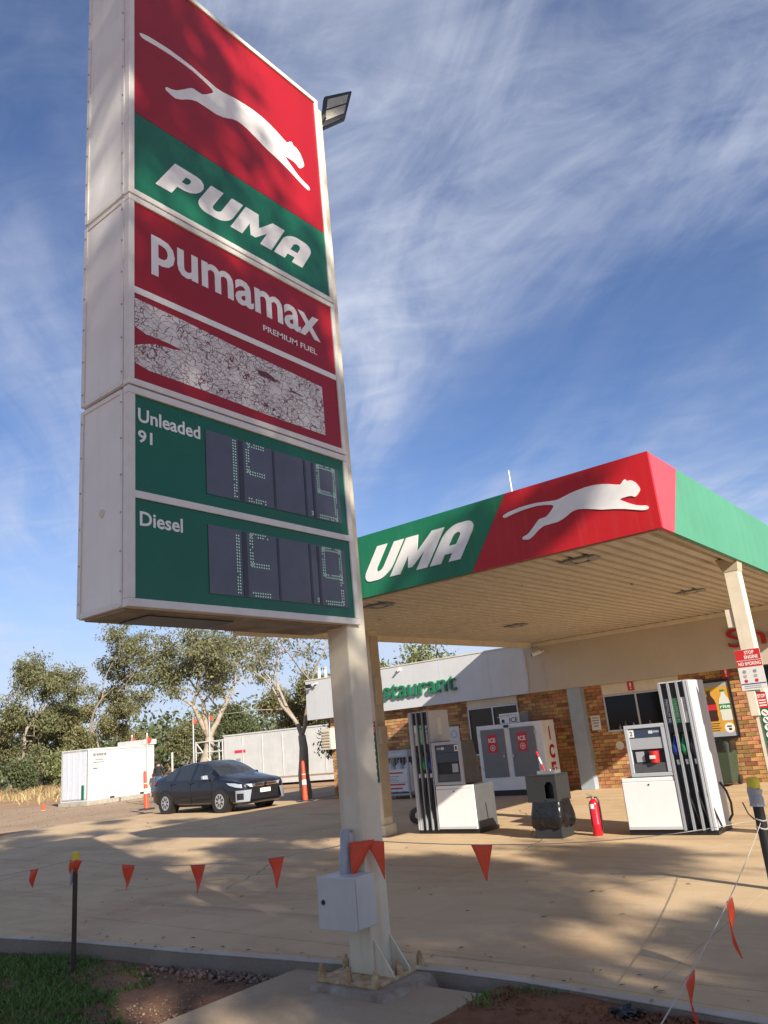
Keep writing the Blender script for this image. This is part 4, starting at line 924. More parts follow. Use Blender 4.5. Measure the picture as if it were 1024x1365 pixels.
# ------------------------------------------------------------------ fuel pumps
def fuel_pump(ox, oy, m, num, order, label):
    t = thing('fuel_pump', label, 'fuel pump', (ox, oy, 0), group='fuel pumps under the canopy')
    def B(name, x0, x1, y0, y1, z0, z1, mat, par=t, bev=0.0):
        a, b = sorted((ox+m*x0, ox+m*x1)); return bx(name, (a, b, oy+y0, oy+y1, z0, z1), mat, par, bevel=bev)
    def HX(name, pts_b, pts_t, mat, par=t, bev=0.0):
        mb = MB(); mb.hexa([(ox+m*x, oy+y, z) for x, y, z in pts_b], [(ox+m*x, oy+y, z) for x, y, z in pts_t]); return mb.build(name, mat, par, bevel=bev)
    B('tower_inner', -0.008, 0.003, 0.0, 0.60, 1.475, 1.995, 'pump_light'); B('side_label', -0.0115, -0.0085, 0.25, 0.36, 1.60, 1.88, 'notice_paper') if m < 0 else None
    B('plinth', -0.78, 0.43, 0.02, 0.64, 0.0, 0.06, 'black_plastic')
    cab = B('cabinet', -0.79, -0.01, 0.02, 0.60, 0.06, 0.75, 'pump_dark', bev=0.02)
    fp = B('front_panel', -0.765, -0.012, -0.012, 0.018, 0.075, 0.70, 'pump_white', bev=0.006); B('panel_lip', -0.765, -0.012, -0.006, 0.019, 0.703, 0.755, 'pump_white', bev=0.006)
    B('panel_foot', -0.76, -0.014, -0.018, -0.013, 0.078, 0.115, 'pump_light', fp)
    mb = MB(); mb.tube([(ox-m*0.38, oy-0.013, 0.66), (ox-m*0.38, oy-0.018, 0.66)], 0.012, 12); mb.build('lock', 'black_plastic', fp)
    # display head with sloping sides
    hd = HX('display_head', [(-0.60, 0.03, 0.77), (-0.01, 0.03, 0.77), (-0.01, 0.56, 0.77), (-0.60, 0.56, 0.77)], [(-0.60, 0.03, 1.46), (-0.01, 0.03, 1.46), (-0.01, 0.42, 1.46), (-0.60, 0.42, 1.46)], 'pump_dark', bev=0.012)
    mb = MB()
    for (a, b, c, d) in ((-0.605, -0.005, 1.415, 1.465), (-0.605, -0.005, 0.765, 0.815), (-0.605, -0.55, 0.815, 1.415), (-0.075, -0.005, 0.815, 1.415)):
        q0, q1 = sorted((ox+m*a, ox+m*b)); mb.box(q0, q1, oy-0.012, oy+0.03, c, d)
    mb.build('bezel', 'pump_grey', hd, bevel=0.006)
    B('screen', -0.548, -0.077, 0.008, 0.029, 1.285, 1.413, 'pump_screen', hd); B('lcd', -0.26, -0.20, 0.004, 0.0075, 1.335, 1.375, 'pump_lcd', hd); B('lcd', -0.19, -0.11, 0.004, 0.0075, 1.345, 1.37, 'poster_grey', hd)
    B('keypad_panel', -0.548, -0.077, 0.002, 0.029, 1.13, 1.282, 'poster_grey' if m > 0 else 'pump_screen', hd, 0.004)
    B('recess', -0.548, -0.077, 0.024, 0.029, 0.945, 1.128, 'black_plastic', hd); B('sticker', -0.50, -0.38, 0.019, 0.0235, 0.96, 1.10, 'poster_grey', hd)
    B('lower_bezel', -0.548, -0.077, 0.002, 0.029, 0.817, 0.942, 'pump_dark', hd, 0.004)
    np_ = B('number_plate', -0.545, -0.475, -0.002, 0.007, 1.30, 1.40, 'print_white', hd)
    xx = ox+m*-0.51-0.018; put_text('numeral', num, (xx, oy-0.003, 1.318), X, Z, 0.036, 0.064, 'print_black', np_, 0.0008, 0.02)
    if m > 0:
        mb = MB(); c = (ox-0.235, oy+0.012); mb.tube([(c[0], c[1], 0.946), (c[0], c[1], 1.10)], [0.06, 0.068], 14); o = mb.build('red_cup', 'red_plastic', hd); bx('paper_label', (c[0]-0.045, c[0]+0.035, oy-0.058, oy-0.052, 1.00, 1.045), 'notice_paper', o)
    # hose tower
    tw = B('tower_core', 0.005, 0.40, 0.14, 0.60, 0.06, 1.99, 'pump_dark')
    sp = B('tower_side', 0.385, 0.435, -0.01, 0.63, 0.06, 2.005, 'pump_light', bev=0.012); B('tower_cap', 0.0, 0.385, 0.0, 0.62, 1.99, 2.008, 'pump_light')
    B('side_edge', 0.355, 0.382, -0.015, 0.14, 0.06, 2.0, 'pump_grey')
    for k in range(3):
        fx = k*0.122; B('fin', fx, fx+0.026, -0.015, 0.139, 0.06, 2.0, 'pump_fin', bev=0.004); B('fin_edge', fx+0.0015, fx+0.0065, -0.020, -0.0155, 0.06, 2.0, 'alu')
    B('fin', 0.340, 0.353, -0.008, 0.139, 0.06, 2.0, 'pump_fin')
    cols = {'blue': ('nozzle_blue', 'pump_screen', 'PREMIUM 98', 'print_white'), 'green': ('nozzle_green', 'print_green', 'UNLEADED 91', 'print_white'), 'black': ('black_plastic', 'print_white', 'DIESEL', 'print_grey')}
    for k, cn in enumerate(order):
        nm, lm, tx, tm = cols[cn]; xa = 0.027+k*0.122; xb = xa+0.094; xc = (xa+xb)/2
        pnl = B('grade_panel', xa+0.002, xb-0.002, 0.02, 0.138, 1.32, 1.985, 'black_plastic'); lb = B('grade_label', xa+0.006, xb-0.006, 0.014, 0.019, 1.44, 1.78, lm, pnl)
        wx = ox+m*xc
        if m > 0: put_text('grade_text', tx, (wx-0.018, oy+0.0130, 1.77), -Z, X, 0.31 if len(tx) > 6 else 0.20, 0.036, tm, lb, 0.0004, 0.01)
        else: put_text('grade_text', tx, (wx+0.018, oy+0.0130, 1.46), Z, -X, 0.30 if len(tx) > 6 else 0.20, 0.036, tm, lb, 0.0004, 0.01)
        nz = MB(); yy = oy+0.045
        nz.tube([(wx, yy+0.03, 1.27), (wx, yy+0.005, 1.18), (wx, yy-0.012, 1.13)], [0.022, 0.035, 0.045], 10); nz.tube([(wx, yy-0.012, 1.15), (wx, yy-0.018, 1.09), (wx, yy-0.005, 1.03)], [0.040, 0.044, 0.026], 10)
        nzo = nz.build('nozzle', nm, t, smooth=True)
        q = MB(); q.tube([(wx, yy+0.04, 1.29), (wx, yy+0.022, 1.215)], [0.013, 0.015], 8); q.build('spout', 'alu', nzo, smooth=True)
        q = MB(); q.tube([(wx, yy-0.002, 1.03), (wx, yy-0.006, 0.97)], [0.018, 0.018], 8); q.build('lever', 'black_plastic', nzo, smooth=True)
        q = MB(); q.tube([(wx, yy-0.006, 0.965), (wx+m*0.004, yy-0.008, 0.90)], [0.024, 0.021], 10); q.build('swivel', 'white_plastic', nzo, smooth=True)
        pts = [(wx+m*0.004, yy-0.008, 0.905)]; dr = 0.16 if m > 0 else 0.07
        for i in range(1, 15):
            s = i/14; z = 0.90*(1-s)+0.11*s; pts.append((wx+m*(0.004+dr*s**1.3), yy-0.010-0.03*math.sin(PI*s), z))
        for i in range(1, 9):
            a = PI*i/8; pts.append((wx+m*(dr+0.004-0.045*(1-math.cos(a))/2*2), yy-0.005, 0.11-0.04*math.sin(a)))
        last = pts[-1]
        for i in range(1, 9): pts.append((last[0]+m*(-0.015*i/8), yy+0.02+0.02*i/8, 0.11+0.75*i/8))
        q = MB(); q.tube(pts, 0.0145, 8); q.build('hose', 'black_rubber', t, smooth=True)
    if m > 0:
        q = MB(); q.tube([(ox+0.44, oy+0.45, 0.62), (ox+0.50, oy+0.46, 0.50), (ox+0.53, oy+0.46, 0.35), (ox+0.52, oy+0.46, 0.2), (ox+0.46, oy+0.46, 0.12)], 0.016, 8); q.build('hose', 'black_rubber', t, smooth=True)
    else:
        B('sticker_strip', 0.30, 0.34, 0.0, 0.0, 1.0, 1.0, 'notice_paper') if False else None
fuel_pump(-3.955, 11.12, 1, '2', ('blue', 'green', 'black'), 'fuel pump numbered two with its hose tower on the right')
fuel_pump(-8.125, 11.32, -1, '1', ('blue', 'green', 'black'), 'fuel pump with its hose tower on the left, beside the sign pole')

# ------------------------------------------------------------------ things on the forecourt
def squeegee_bin():
    x0, x1, y0, y1 = -6.08, -5.60, 10.80, 11.22
    t = thing('rubbish_bin', 'dark grey square rubbish bin with black liner between the pumps', 'bin', (-5.84, 11.0, 0))
    bx('base', (x0+0.03, x1-0.01, y0+0.02, y1-0.02, 0.0, 0.20), 'bin_grey', t, bevel=0.01)
    hd = MB(); hx0, hx1, hy0, hy1 = x0-0.005, x1+0.005, y0-0.005, y1+0.01
    # hood with an arched opening in the front right
    ax0, ax1, az0, az1 = -5.79, -5.645, 0.55, 0.78
    front = [(hx0, 0.50), (hx1, 0.50), (hx1, 0.86), (hx0, 0.86)]; hole = [(ax0, az0), (ax1, az0), (ax1, az1-0.05), (ax1-0.03, az1), (ax0+0.05, az1), (ax0, az1-0.06)]
    me = shape_mesh([front, hole], 0.006); hd.add([(q.co.x, hy0+0.006-q.co.z, q.co.y) for q in me.vertices], [tuple(p.vertices) for p in me.polygons])
    hd.box(hx0, hx0+0.012, hy0+0.013, hy1, 0.50, 0.86); hd.box(hx1-0.012, hx1, hy0+0.013, hy1, 0.50, 0.86); hd.box(hx0+0.013, hx1-0.013, hy1-0.012, hy1, 0.50, 0.86); hd.box(hx0, hx1, hy0+0.0, hy1, 0.862, 0.882)
    hd.build('hood', 'bin_grey', t, bevel=0.005)
    bx('inner_box', (hx0+0.02, hx1-0.02, hy0+0.10, hy1-0.02, 0.45, 0.84), 'black_plastic', t)
    # liner bulging below the hood
    rng = random.Random(7); V = []; F = []; n = 44; rings = [(0.53, 1.03), (0.46, 1.07), (0.38, 1.13), (0.30, 1.17), (0.22, 1.17), (0.155, 1.08), (0.135, 0.80)]
    cx, cy = (x0+x1)/2+0.01, (y0+y1)/2; ph = [rng.uniform(0, 6) for _ in range(6)]
    for j, (z, s) in enumerate(rings):
        for k in range(n):
            a = 2*PI*k/n; c, s_ = math.cos(a), math.sin(a); p = 4.5; r = 1/((abs(c)**p+abs(s_)**p)**(1/p))
            wr = 1+(0.03+0.012*j)*math.sin(9*a+ph[0]+j*0.35)+0.02*math.sin(17*a+ph[1]-j*0.5)+rng.uniform(-0.008, 0.008)
            V.append((cx+c*r*0.235*s*wr, cy+s_*r*0.205*s*wr, z+0.012*math.sin(5*a+ph[2])*(j > 4)))
    for j in range(len(rings)-1):
        for k in range(n): F.append((j*n+k, j*n+(k+1) % n, (j+1)*n+(k+1) % n, (j+1)*n+k))
    mb = MB(); mb.add(V, F+[tuple(range((len(rings)-1)*n, len(rings)*n))]); mb.build('bin_liner', 'bag_black', t, smooth=True, angle=1.2)
    w = thing('squeegee_tray', 'metal wash tray with red and white squeegee on the grey bin', 'squeegee', (-5.80, 10.95, 0.882))
    mb = MB(); a, b, c, d = -5.93, -5.64, 10.90, 11.10
    mb.box(a, b, c, c+0.008, 0.884, 0.93); mb.box(a, b, d-0.008, d, 0.884, 0.93); mb.box(a, a+0.008, c+0.009, d-0.009, 0.884, 0.93); mb.box(b-0.008, b, c+0.009, d-0.009, 0.884, 0.93); mb.build('tray', 'steel', w)
    mb = MB(); mb.tube([(-5.72, 10.93, 0.93), (-5.72, 10.93, 0.965), (-5.63, 10.93, 0.965), (-5.63, 10.93, 0.93)], 0.006, 6); mb.build('wire_handle', 'steel', w)
    p0, p1 = Vector((-5.83, 10.98, 0.89)), Vector((-5.94, 10.99, 1.21))
    for i, (s0, s1, mt) in enumerate(((0, 0.42, 'red_plastic'), (0.42, 0.72, 'white_plastic'), (0.72, 1.0, 'red_plastic'))):
        mb = MB(); mb.tube([p0.lerp(p1, s0), p0.lerp(p1, s1)], 0.014, 8); mb.build('handle_section', mt, w)
squeegee_bin()

def extinguisher():
    x, y = -5.205, 11.12
    t = thing('fire_extinguisher', 'red fire extinguisher standing on concrete left of pump two', 'fire extinguisher', (x, y, 0))
    mb = MB(); r = 0.078
    mb.tube([(x, y, 0.0), (x, y, 0.015), (x, y, 0.16), (x, y, 0.165), (x, y, 0.175), (x, y, 0.18), (x, y, 0.455), (x, y, 0.495), (x, y, 0.52), (x, y, 0.545)], [r*0.94, r, r, r*1.03, r*1.03, r, r, r*0.86, r*0.55, 0.026], 20); cyl = mb.build('cylinder', 'extinguisher_red', t, smooth=True, angle=0.9)
    mb = MB(); n = 8
    for k in range(n):
        a0, a1 = rad(-125+60*k/n), rad(-125+60*(k+1)/n); rr = r+0.0015
        mb.add([(x+rr*math.cos(a0), y+rr*math.sin(a0), 0.40), (x+rr*math.cos(a1), y+rr*math.sin(a1), 0.40), (x+rr*math.cos(a1), y+rr*math.sin(a1), 0.47), (x+rr*math.cos(a0), y+rr*math.sin(a0), 0.47)], [(0, 1, 2, 3)])
    mb.build('paper_label', 'print_white', cyl)
    mb = MB(); mb.tube([(x, y, 0.54), (x, y, 0.575)], 0.022, 10); mb.build('valve', 'steel', t)
    mb = MB(); mb.tube([(x+0.01, y, 0.575), (x-0.05, y-0.01, 0.60), (x-0.085, y-0.015, 0.625)], [0.010, 0.009, 0.008], 6); mb.build('lever', 'steel', t)
    mb = MB(); mb.tube([(x+0.02, y, 0.565), (x-0.06, y-0.01, 0.568), (x-0.095, y-0.012, 0.56)], [0.010, 0.009, 0.008], 6); mb.build('carry_handle', 'black_plastic', t)
    mb = MB(); mb.tube([(x+0.015, y, 0.56), (x+0.06, y, 0.565), (x+0.092, y, 0.51), (x+0.096, y, 0.40), (x+0.094, y, 0.12), (x+0.092, y, 0.08)], [0.011, 0.012, 0.012, 0.012, 0.013, 0.019], 8); mb.build('hose', 'black_rubber', t, smooth=True)
extinguisher()
bpy.data.objects['fire_extinguisher'].scale = (0.92, 0.92, 0.92)

def ice_freezer():
    x0, x1, y0, y1 = -11.02, -9.17, 17.40, 18.06
    t = thing('ice_freezer', 'white two-door ice freezer with grey doors against the shop wall', 'freezer', (-10.1, 17.7, 0))
    bx('plinth', (x0+0.04, x1-0.04, y0+0.04, y1-0.02, 0.0, 0.13), 'black_plastic', t)
    bd = bx('body', (x0, x1, y0, y1, 0.13, 1.69), 'freezer_white', t, bevel=0.012)
    for k, (a, b) in enumerate(((-10.90, -10.22), (-10.05, -9.37))):
        d = bx('door', (a, b, y0-0.035, y0-0.002, 0.44, 1.585), 'freezer_door', t, bevel=0.008)
        s = bx('sticker', (a+0.19, a+0.46, y0-0.038, y0-0.0355, 1.02, 1.46), 'print_red', d)
        put_text('lettering', 'ICE', (a+0.225, y0-0.0385, 1.27), X, Z, 0.20, 0.105, 'print_white', s, 0.0006, 0.025)
        mb = MB(); n = 20
        for i in range(n):
            a0, a1 = 2*PI*i/n, 2*PI*(i+1)/n; c = (a+0.325, 1.14)
            mb.add([(c[0]+math.cos(q)*r, y0-0.0385, c[1]+math.sin(q)*r) for q, r in ((a0, 0.072), (a1, 0.072), (a1, 0.06), (a0, 0.06))], [(0, 1, 2, 3)])
        for i in range(3):
            m = Matrix.Translation((a+0.325, 0, 1.14)) @ Matrix.Rotation(i*PI/3, 4, 'Y'); mb.box(-0.04, 0.04, y0-0.0385, y0-0.038, -0.005, 0.005, m)
        mb.build('snowflake_mark', 'print_white', s)
        hx = b-0.045 if k == 0 else a+0.045
        mb = MB(); mb.box(hx-0.018, hx+0.018, y0-0.075, y0-0.036, 0.90, 0.96); mb.build('handle', 'steel', d); 
        mb = MB()
        for zz in (0.60, 1.40):
            hh = a-0.012 if k == 0 else b+0.012; mb.box(hh-0.02, hh+0.02, y0-0.03, y0-0.003, zz, zz+0.09)
        mb.build('hinge', 'alu', d)
    mb = MB(); mb.box(-10.19, -10.08, y0-0.05, y0-0.003, 1.60, 1.66); mb.build('latch', 'black_plastic', t)
    # red letters one below another on the right side
    for ch, z, h, w in (('I', 1.22, 0.32, 0.065), ('C', 0.79, 0.33, 0.27), ('E', 0.38, 0.33, 0.25)):
        mb = MB(); fit(mb, text_mesh(ch, 0.001, 0.045), (x1+0.002, y0+0.36-w/2, z), Y, Z, w, h); mb.build('letter', 'letter_red', bd)
    bx('sticker', (x1+0.001, x1+0.003, y0+0.06, y0+0.24, 1.40, 1.60), 'notice_paper', bd)
    s = thing('ice_price_sign', 'small white packaged ice sign standing on top of the freezer', 'sign', (-10.0, 17.75, 1.69))
    bx('box', (-10.40, -9.62, 17.62, 17.82, 1.69, 1.93), 'freezer_door', s)
    b = bx('face', (-10.42, -9.85, 17.60, 17.618, 1.70, 1.94), 'freezer_white', s)
    put_text('lettering', 'ICE', (-10.14, 17.599, 1.715), X, Z, 0.24, 0.115, 'pump_screen', b, 0.0006, 0.03); put_text('lettering', 'packaged ice', (-10.38, 17.599, 1.875), X, Z, 0.46, 0.045, 'print_grey', b, 0.0006, 0.01)
    bx('header_strip', (-10.47, -9.80, 17.58, 17.597, 1.855, 1.868), 'container_grey', b); bx('print_block', (-10.36, -10.28, 17.597, 17.599, 1.72, 1.80), 'print_black', b)
ice_freezer()

def gas_cage():
    x0, x1, y0, y1 = -14.42, -13.42, 17.55, 18.15
    t = thing('gas_bottle_cage', 'grey gas bottle cage with red and white notice behind canopy column', 'gas cage', (-13.9, 17.8, 0))
    mb = MB()
    for x in (x0, x1-0.04):
        for y in (y0, y1-0.04): mb.box(x, x+0.04, y, y+0.04, 0.0, 1.25)
    mb.box(x0, x1, y0+0.002, y1, 0.10, 0.14); mb.build('frame', 'pump_grey', t)
    h = bx('header', (x0-0.01, x1+0.01, y0-0.02, y1+0.01, 1.08, 1.27), 'pump_grey', t, bevel=0.01)
    put_text('lettering', 'LPG Cylinders', (x0+0.16, y0-0.022, 1.12), X, Z, 0.66, 0.085, 'print_white', h, 0.0006, 0.01)
    n = bx('notice', (x0+0.05, x1-0.05, y0-0.012, y0-0.002, 0.20, 0.78), 'notice_paper', t)
    for i, (z, w, m) in enumerate(((0.66, 0.55, 'print_red'), (0.58, 0.40, 'print_grey'), (0.52, 0.32, 'print_grey'), (0.47, 0.40, 'print_grey'), (0.36, 0.60, 'print_red'), (0.26, 0.50, 'print_red'))): bx('print_line', (x0+0.25, x0+0.25+w, y0-0.014, y0-0.0125, z, z+0.04 if m == 'print_red' else z+0.02), m, n)
    bx('notice_rule', (x0+0.05, x1-0.05, y0-0.014, y0-0.0125, 0.43, 0.44), 'print_grey', n)
    mb = MB()
    for i in range(9): xx = x0+0.08+i*(x1-x0-0.16)/8; mb.tube([(xx, y0+0.02, 0.14), (xx, y0+0.02, 1.08)], 0.006, 6)
    mb.build('bars', 'pump_grey', t)
    bx('back_sheet', (x0+0.04, x1-0.04, y1-0.05, y1-0.042, 0.14, 1.08), 'pump_dark', t)
    for i, x in enumerate((-14.22, -13.92, -13.62)):
        g = thing('gas_bottle', ('left gas bottle in the cage', 'middle gas bottle in the cage', 'right gas bottle in the cage beside pump one')[i], 'gas bottle', (x, 17.82, 0.141), group='gas bottles in the cage')
        mb = MB(); mb.tube([(x, 17.82, 0.15), (x, 17.82, 0.17), (x, 17.82, 0.85), (x, 17.82, 0.93)], [0.10, 0.125, 0.125, 0.06], 14); mb.build('cylinder', 'white_plastic', g, smooth=True)
        mb = MB(); mb.tube([(x, 17.82, 0.93), (x, 17.82, 1.0)], 0.025, 8); mb.build('valve', 'steel', g)
gas_cage()

def wheelie_bin():
    t = thing('wheelie_bin', 'green wheelie bin lined with a black bag below the poster', 'bin', (-5.33, 17.9, 0))
    mb = MB(); mb.hexa([(-5.56, 17.68, 0.06), (-5.10, 17.68, 0.06), (-5.10, 18.20, 0.06), (-5.56, 18.20, 0.06)], [(-5.64, 17.60, 0.88), (-5.03, 17.60, 0.88), (-5.03, 18.26, 0.88), (-5.64, 18.26, 0.88)]); mb.build('body', 'bin_green', t, bevel=0.025)
    rng = random.Random(2); V = []; F = []; n = 32; rings = [(0.70, 1.035), (0.78, 1.06), (0.86, 1.075), (0.905, 1.05), (0.90, 0.93), (0.80, 0.85)]
    for j, (z, s) in enumerate(rings):
        for k in range(n):
            a = 2*PI*k/n; c, s_ = math.cos(a), math.sin(a); p = 5; r = 1/((abs(c)**p+abs(s_)**p)**(1/p)); w = 1+rng.uniform(-0.012, 0.02)
            V.append((-5.335+c*r*0.300*s*w, 17.93+s_*r*0.325*s*w, z+(0.03*math.sin(4*a+1)+rng.uniform(-0.012, 0.012) if j == 0 else 0)))
    for j in range(len(rings)-1):
        for k in range(n): F.append((j*n+k, j*n+(k+1) % n, (j+1)*n+(k+1) % n, (j+1)*n+k))
    mb = MB(); mb.add(V, F+[tuple(range((len(rings)-1)*n, len(rings)*n))]); mb.build('bin_liner', 'bag_black', t, smooth=True, angle=1.2)
    for x in (-5.57, -5.09):
        mb = MB(); mb.tube([(x-0.03, 18.16, 0.10), (x+0.03, 18.16, 0.10)], 0.10, 16); mb.build('wheel', 'black_rubber', t)
    bx('handle_bar', (-5.60, -5.07, 18.27, 18.31, 0.86, 0.90), 'bin_green', t)
wheelie_bin()

# a wheel of a hose trolley peeping out by the left column
t = thing('trolley_wheel', 'small black wheel leaning behind the left canopy column', 'wheel', (-9.55, 12.6, 0))
mb = MB(); mb.tube([(-9.58, 12.62, 0.15), (-9.53, 12.60, 0.15)], 0.15, 20); mb.build('tyre', 'black_rubber', t)
mb = MB(); mb.tube([(-9.592, 12.625, 0.15), (-9.518, 12.595, 0.15)], 0.06, 12); mb.build('hub', 'steel', t)

# ------------------------------------------------------------------ posts and bunting
def star_post():
    x, y = -7.085, 4.14
    t = thing('steel_picket', 'thin dark steel picket with yellow cap standing in the grass', 'post', (x, y, -0.13))
    mb = MB()
    for k in range(3):
        a = rad(90+120*k); m = Matrix.Translation((x, y, 0)) @ Matrix.Rotation(a, 4, 'Z'); mb.box(0, 0.022, -0.004, 0.004, -0.30, 0.83, m)
    mb.build('post', 'picket', t)
    mb = MB(); mb.tube([(x, y, 0.80), (x, y, 0.86), (x, y, 0.872)], [0.034, 0.032, 0.024], 12); mb.build('cap', 'cap_yellow', t)
    mb = MB(); mb.hexa([(x-0.06, y-0.02, 0.60), (x-0.045, y-0.02, 0.58), (x-0.035, y-0.01, 0.60), (x-0.05, y-0.01, 0.62)], [(x-0.03, y-0.03, 0.79), (x, y-0.03, 0.80), (x+0.01, y-0.022, 0.80), (x-0.02, y-0.022, 0.79)]); mb.build('tape_tail', 'tape_grey', t)
star_post()
def pipe_post():
    x, y = -2.135, 8.0
    t = thing('pipe_post', 'black pipe post with yellow cap and grey tape at right edge', 'post', (x, y, 0))
    mb = MB(); mb.tube([(x, y, 0.0), (x, y, 0.86)], 0.047, 14); mb.build('pipe', 'black_plastic', t, smooth=True)
    mb = MB(); mb.tube([(x, y, 0.855), (x, y, 0.94), (x, y, 0.95)], [0.057, 0.055, 0.048], 14); mb.build('cap', 'cap_yellow', t, smooth=True)
    rng = random.Random(3); mb = MB(); zs = [0.70, 0.73, 0.76, 0.79, 0.82, 0.855]; mb.tube([(x+rng.uniform(-.006, .006), y+rng.uniform(-.006, .006), z) for z in zs], [0.056+rng.uniform(0, 0.012) for _ in zs], 12); mb.build('tape_wrap', 'tape_grey', t)
    for z in (0.585, 0.515):
        mb = MB(); mb.tube([(x+0.050*math.cos(rad(a)), y+0.050*math.sin(rad(a)), z+0.01*math.sin(rad(a*2))) for a in range(0, 361, 30)], 0.007, 6); mb.build('twine_loop', 'string', t)
    mb = MB(); mb.tube([(x-0.05, y, 0.58), (x-0.09, y-0.03, 0.64), (x-0.12, y-0.03, 0.74)], 0.006, 6); mb.build('wire_tie', 'picket', t)
pipe_post()

def bunting(label, pts, sag, flags, group):
    """a line hung between points, with pennants at given fractions: (fraction, width, length, lean, twist)"""
    t = thing('bunting', label, 'bunting', pts[0], group=group)
    path = []
    for (a, b), sg in zip(zip(pts, pts[1:]), sag):
        a, b = Vector(a), Vector(b)
        for i in range(13):
            s = i/12; p = a.lerp(b, s); p.z -= sg*4*s*(1-s)
            if not path or (p-path[-1]).length > 1e-5: path.append(p)
    mb = MB(); mb.tube(path, 0.0032, 6); mb.build('string', 'string', t)
    ln = [0]
    for p, q in zip(path, path[1:]): ln.append(ln[-1]+(q-p).length)
    def at(s):
        d = s*ln[-1]
        for i in range(len(path)-1):
            if ln[i+1] >= d: return path[i].lerp(path[i+1], (d-ln[i])/max(1e-6, ln[i+1]-ln[i]))
        return path[-1]
    for k, (s, w, h, lean, tw) in enumerate(flags):
        c = at(s); d = (at(min(1, s+0.01))-at(max(0, s-0.01))).normalized(); side = d.cross(Z).normalized(); rng = random.Random(k*7+len(flags))
        V = []; F = []; nu, nv = 6, 8
        for j in range(nv+1):
            v = j/nv
            for i in range(nu+1):
                u = (i/nu-0.5)*(1-v*0.97); 
                p = c+d*(u*w+lean*v*h)-Z*(v*h)+side*(tw*math.sin(PI*(v*1.1+u*1.3+0.3*k))*w*0.38*(0.25+v))
                V.append(p)
        for j in range(nv):
            for i in range(nu): a = j*(nu+1)+i; F.append((a, a+1, a+nu+2, a+nu+1))
        mb = MB(); mb.add(V, F); o = mb.build('pennant', 'flag_orange', t, smooth=True, angle=3)
        so_ = o.modifiers.new('cloth', 'SOLIDIFY'); so_.thickness = 0.0015
PP = (-4.03, 4.60, 0.90)
bunting('string of orange pennants from left edge past picket to sign pole', [(-8.9, 3.95, 0.60), (-7.085, 4.12, 0.81), PP], [0.02, 0.10],
        [(0.095, 0.14, 0.17, -0.35, 0.3), (0.25, 0.14, 0.16, -0.3, 0.3), (0.378, 0.16, 0.20, -0.38, 0.4), (0.515, 0.155, 0.21, -0.15, 0.25), (0.678, 0.16, 0.215, -0.02, 0.2), (0.842, 0.16, 0.22, 0.02, 0.2)], 'bunting lines')
bunting('string with orange pennants tied on sign pole running to pipe post', [PP, (-4.0, 4.62, 0.905), (-2.17, 7.96, 0.585)], [0.0, 0.10],
        [(0.004, 0.19, 0.25, -0.35, 0.4), (0.03, 0.15, 0.26, 0.25, 0.3), (0.262, 0.19, 0.26, 0.05, 0.15)], 'bunting lines')
bunting('string with two orange pennants slanting down at lower right corner', [(-2.13, 7.95, 0.56), (-1.36, 2.96, 0.44)], [0.06],
        [(0.50, 0.15, 0.33, 0.05, 0.6), (0.80, 0.20, 0.28, 0.12, 0.4)], 'bunting lines')

# crumpled black plastic on the soil
rng = random.Random(9)
bm = bmesh.new(); bmesh.ops.create_icosphere(bm, subdivisions=3, radius=1.0)
for v in bm.verts:
    n = v.co.normalized(); k = 0.75+0.25*math.sin(7*n.x+3*n.y)+0.2*math.sin(11*n.y-5*n.z)+rng.uniform(-0.12, 0.12); v.co = Vector((n.x*0.11*k, n.y*0.06*k, max(-0.02, n.z*0.05*k)))
me = bpy.data.meshes.new('plastic_scrap'); bm.to_mesh(me); bm.free(); me.materials.append(MATS['bag_black'])
o = bpy.data.objects.new('plastic_scrap', me); C.objects.link(o); o.location = (-2.20, 4.70, -0.025); o.rotation_euler = (0, 0, 0.5); tag(o, 'crumpled scrap of black plastic on the red soil', 'litter')

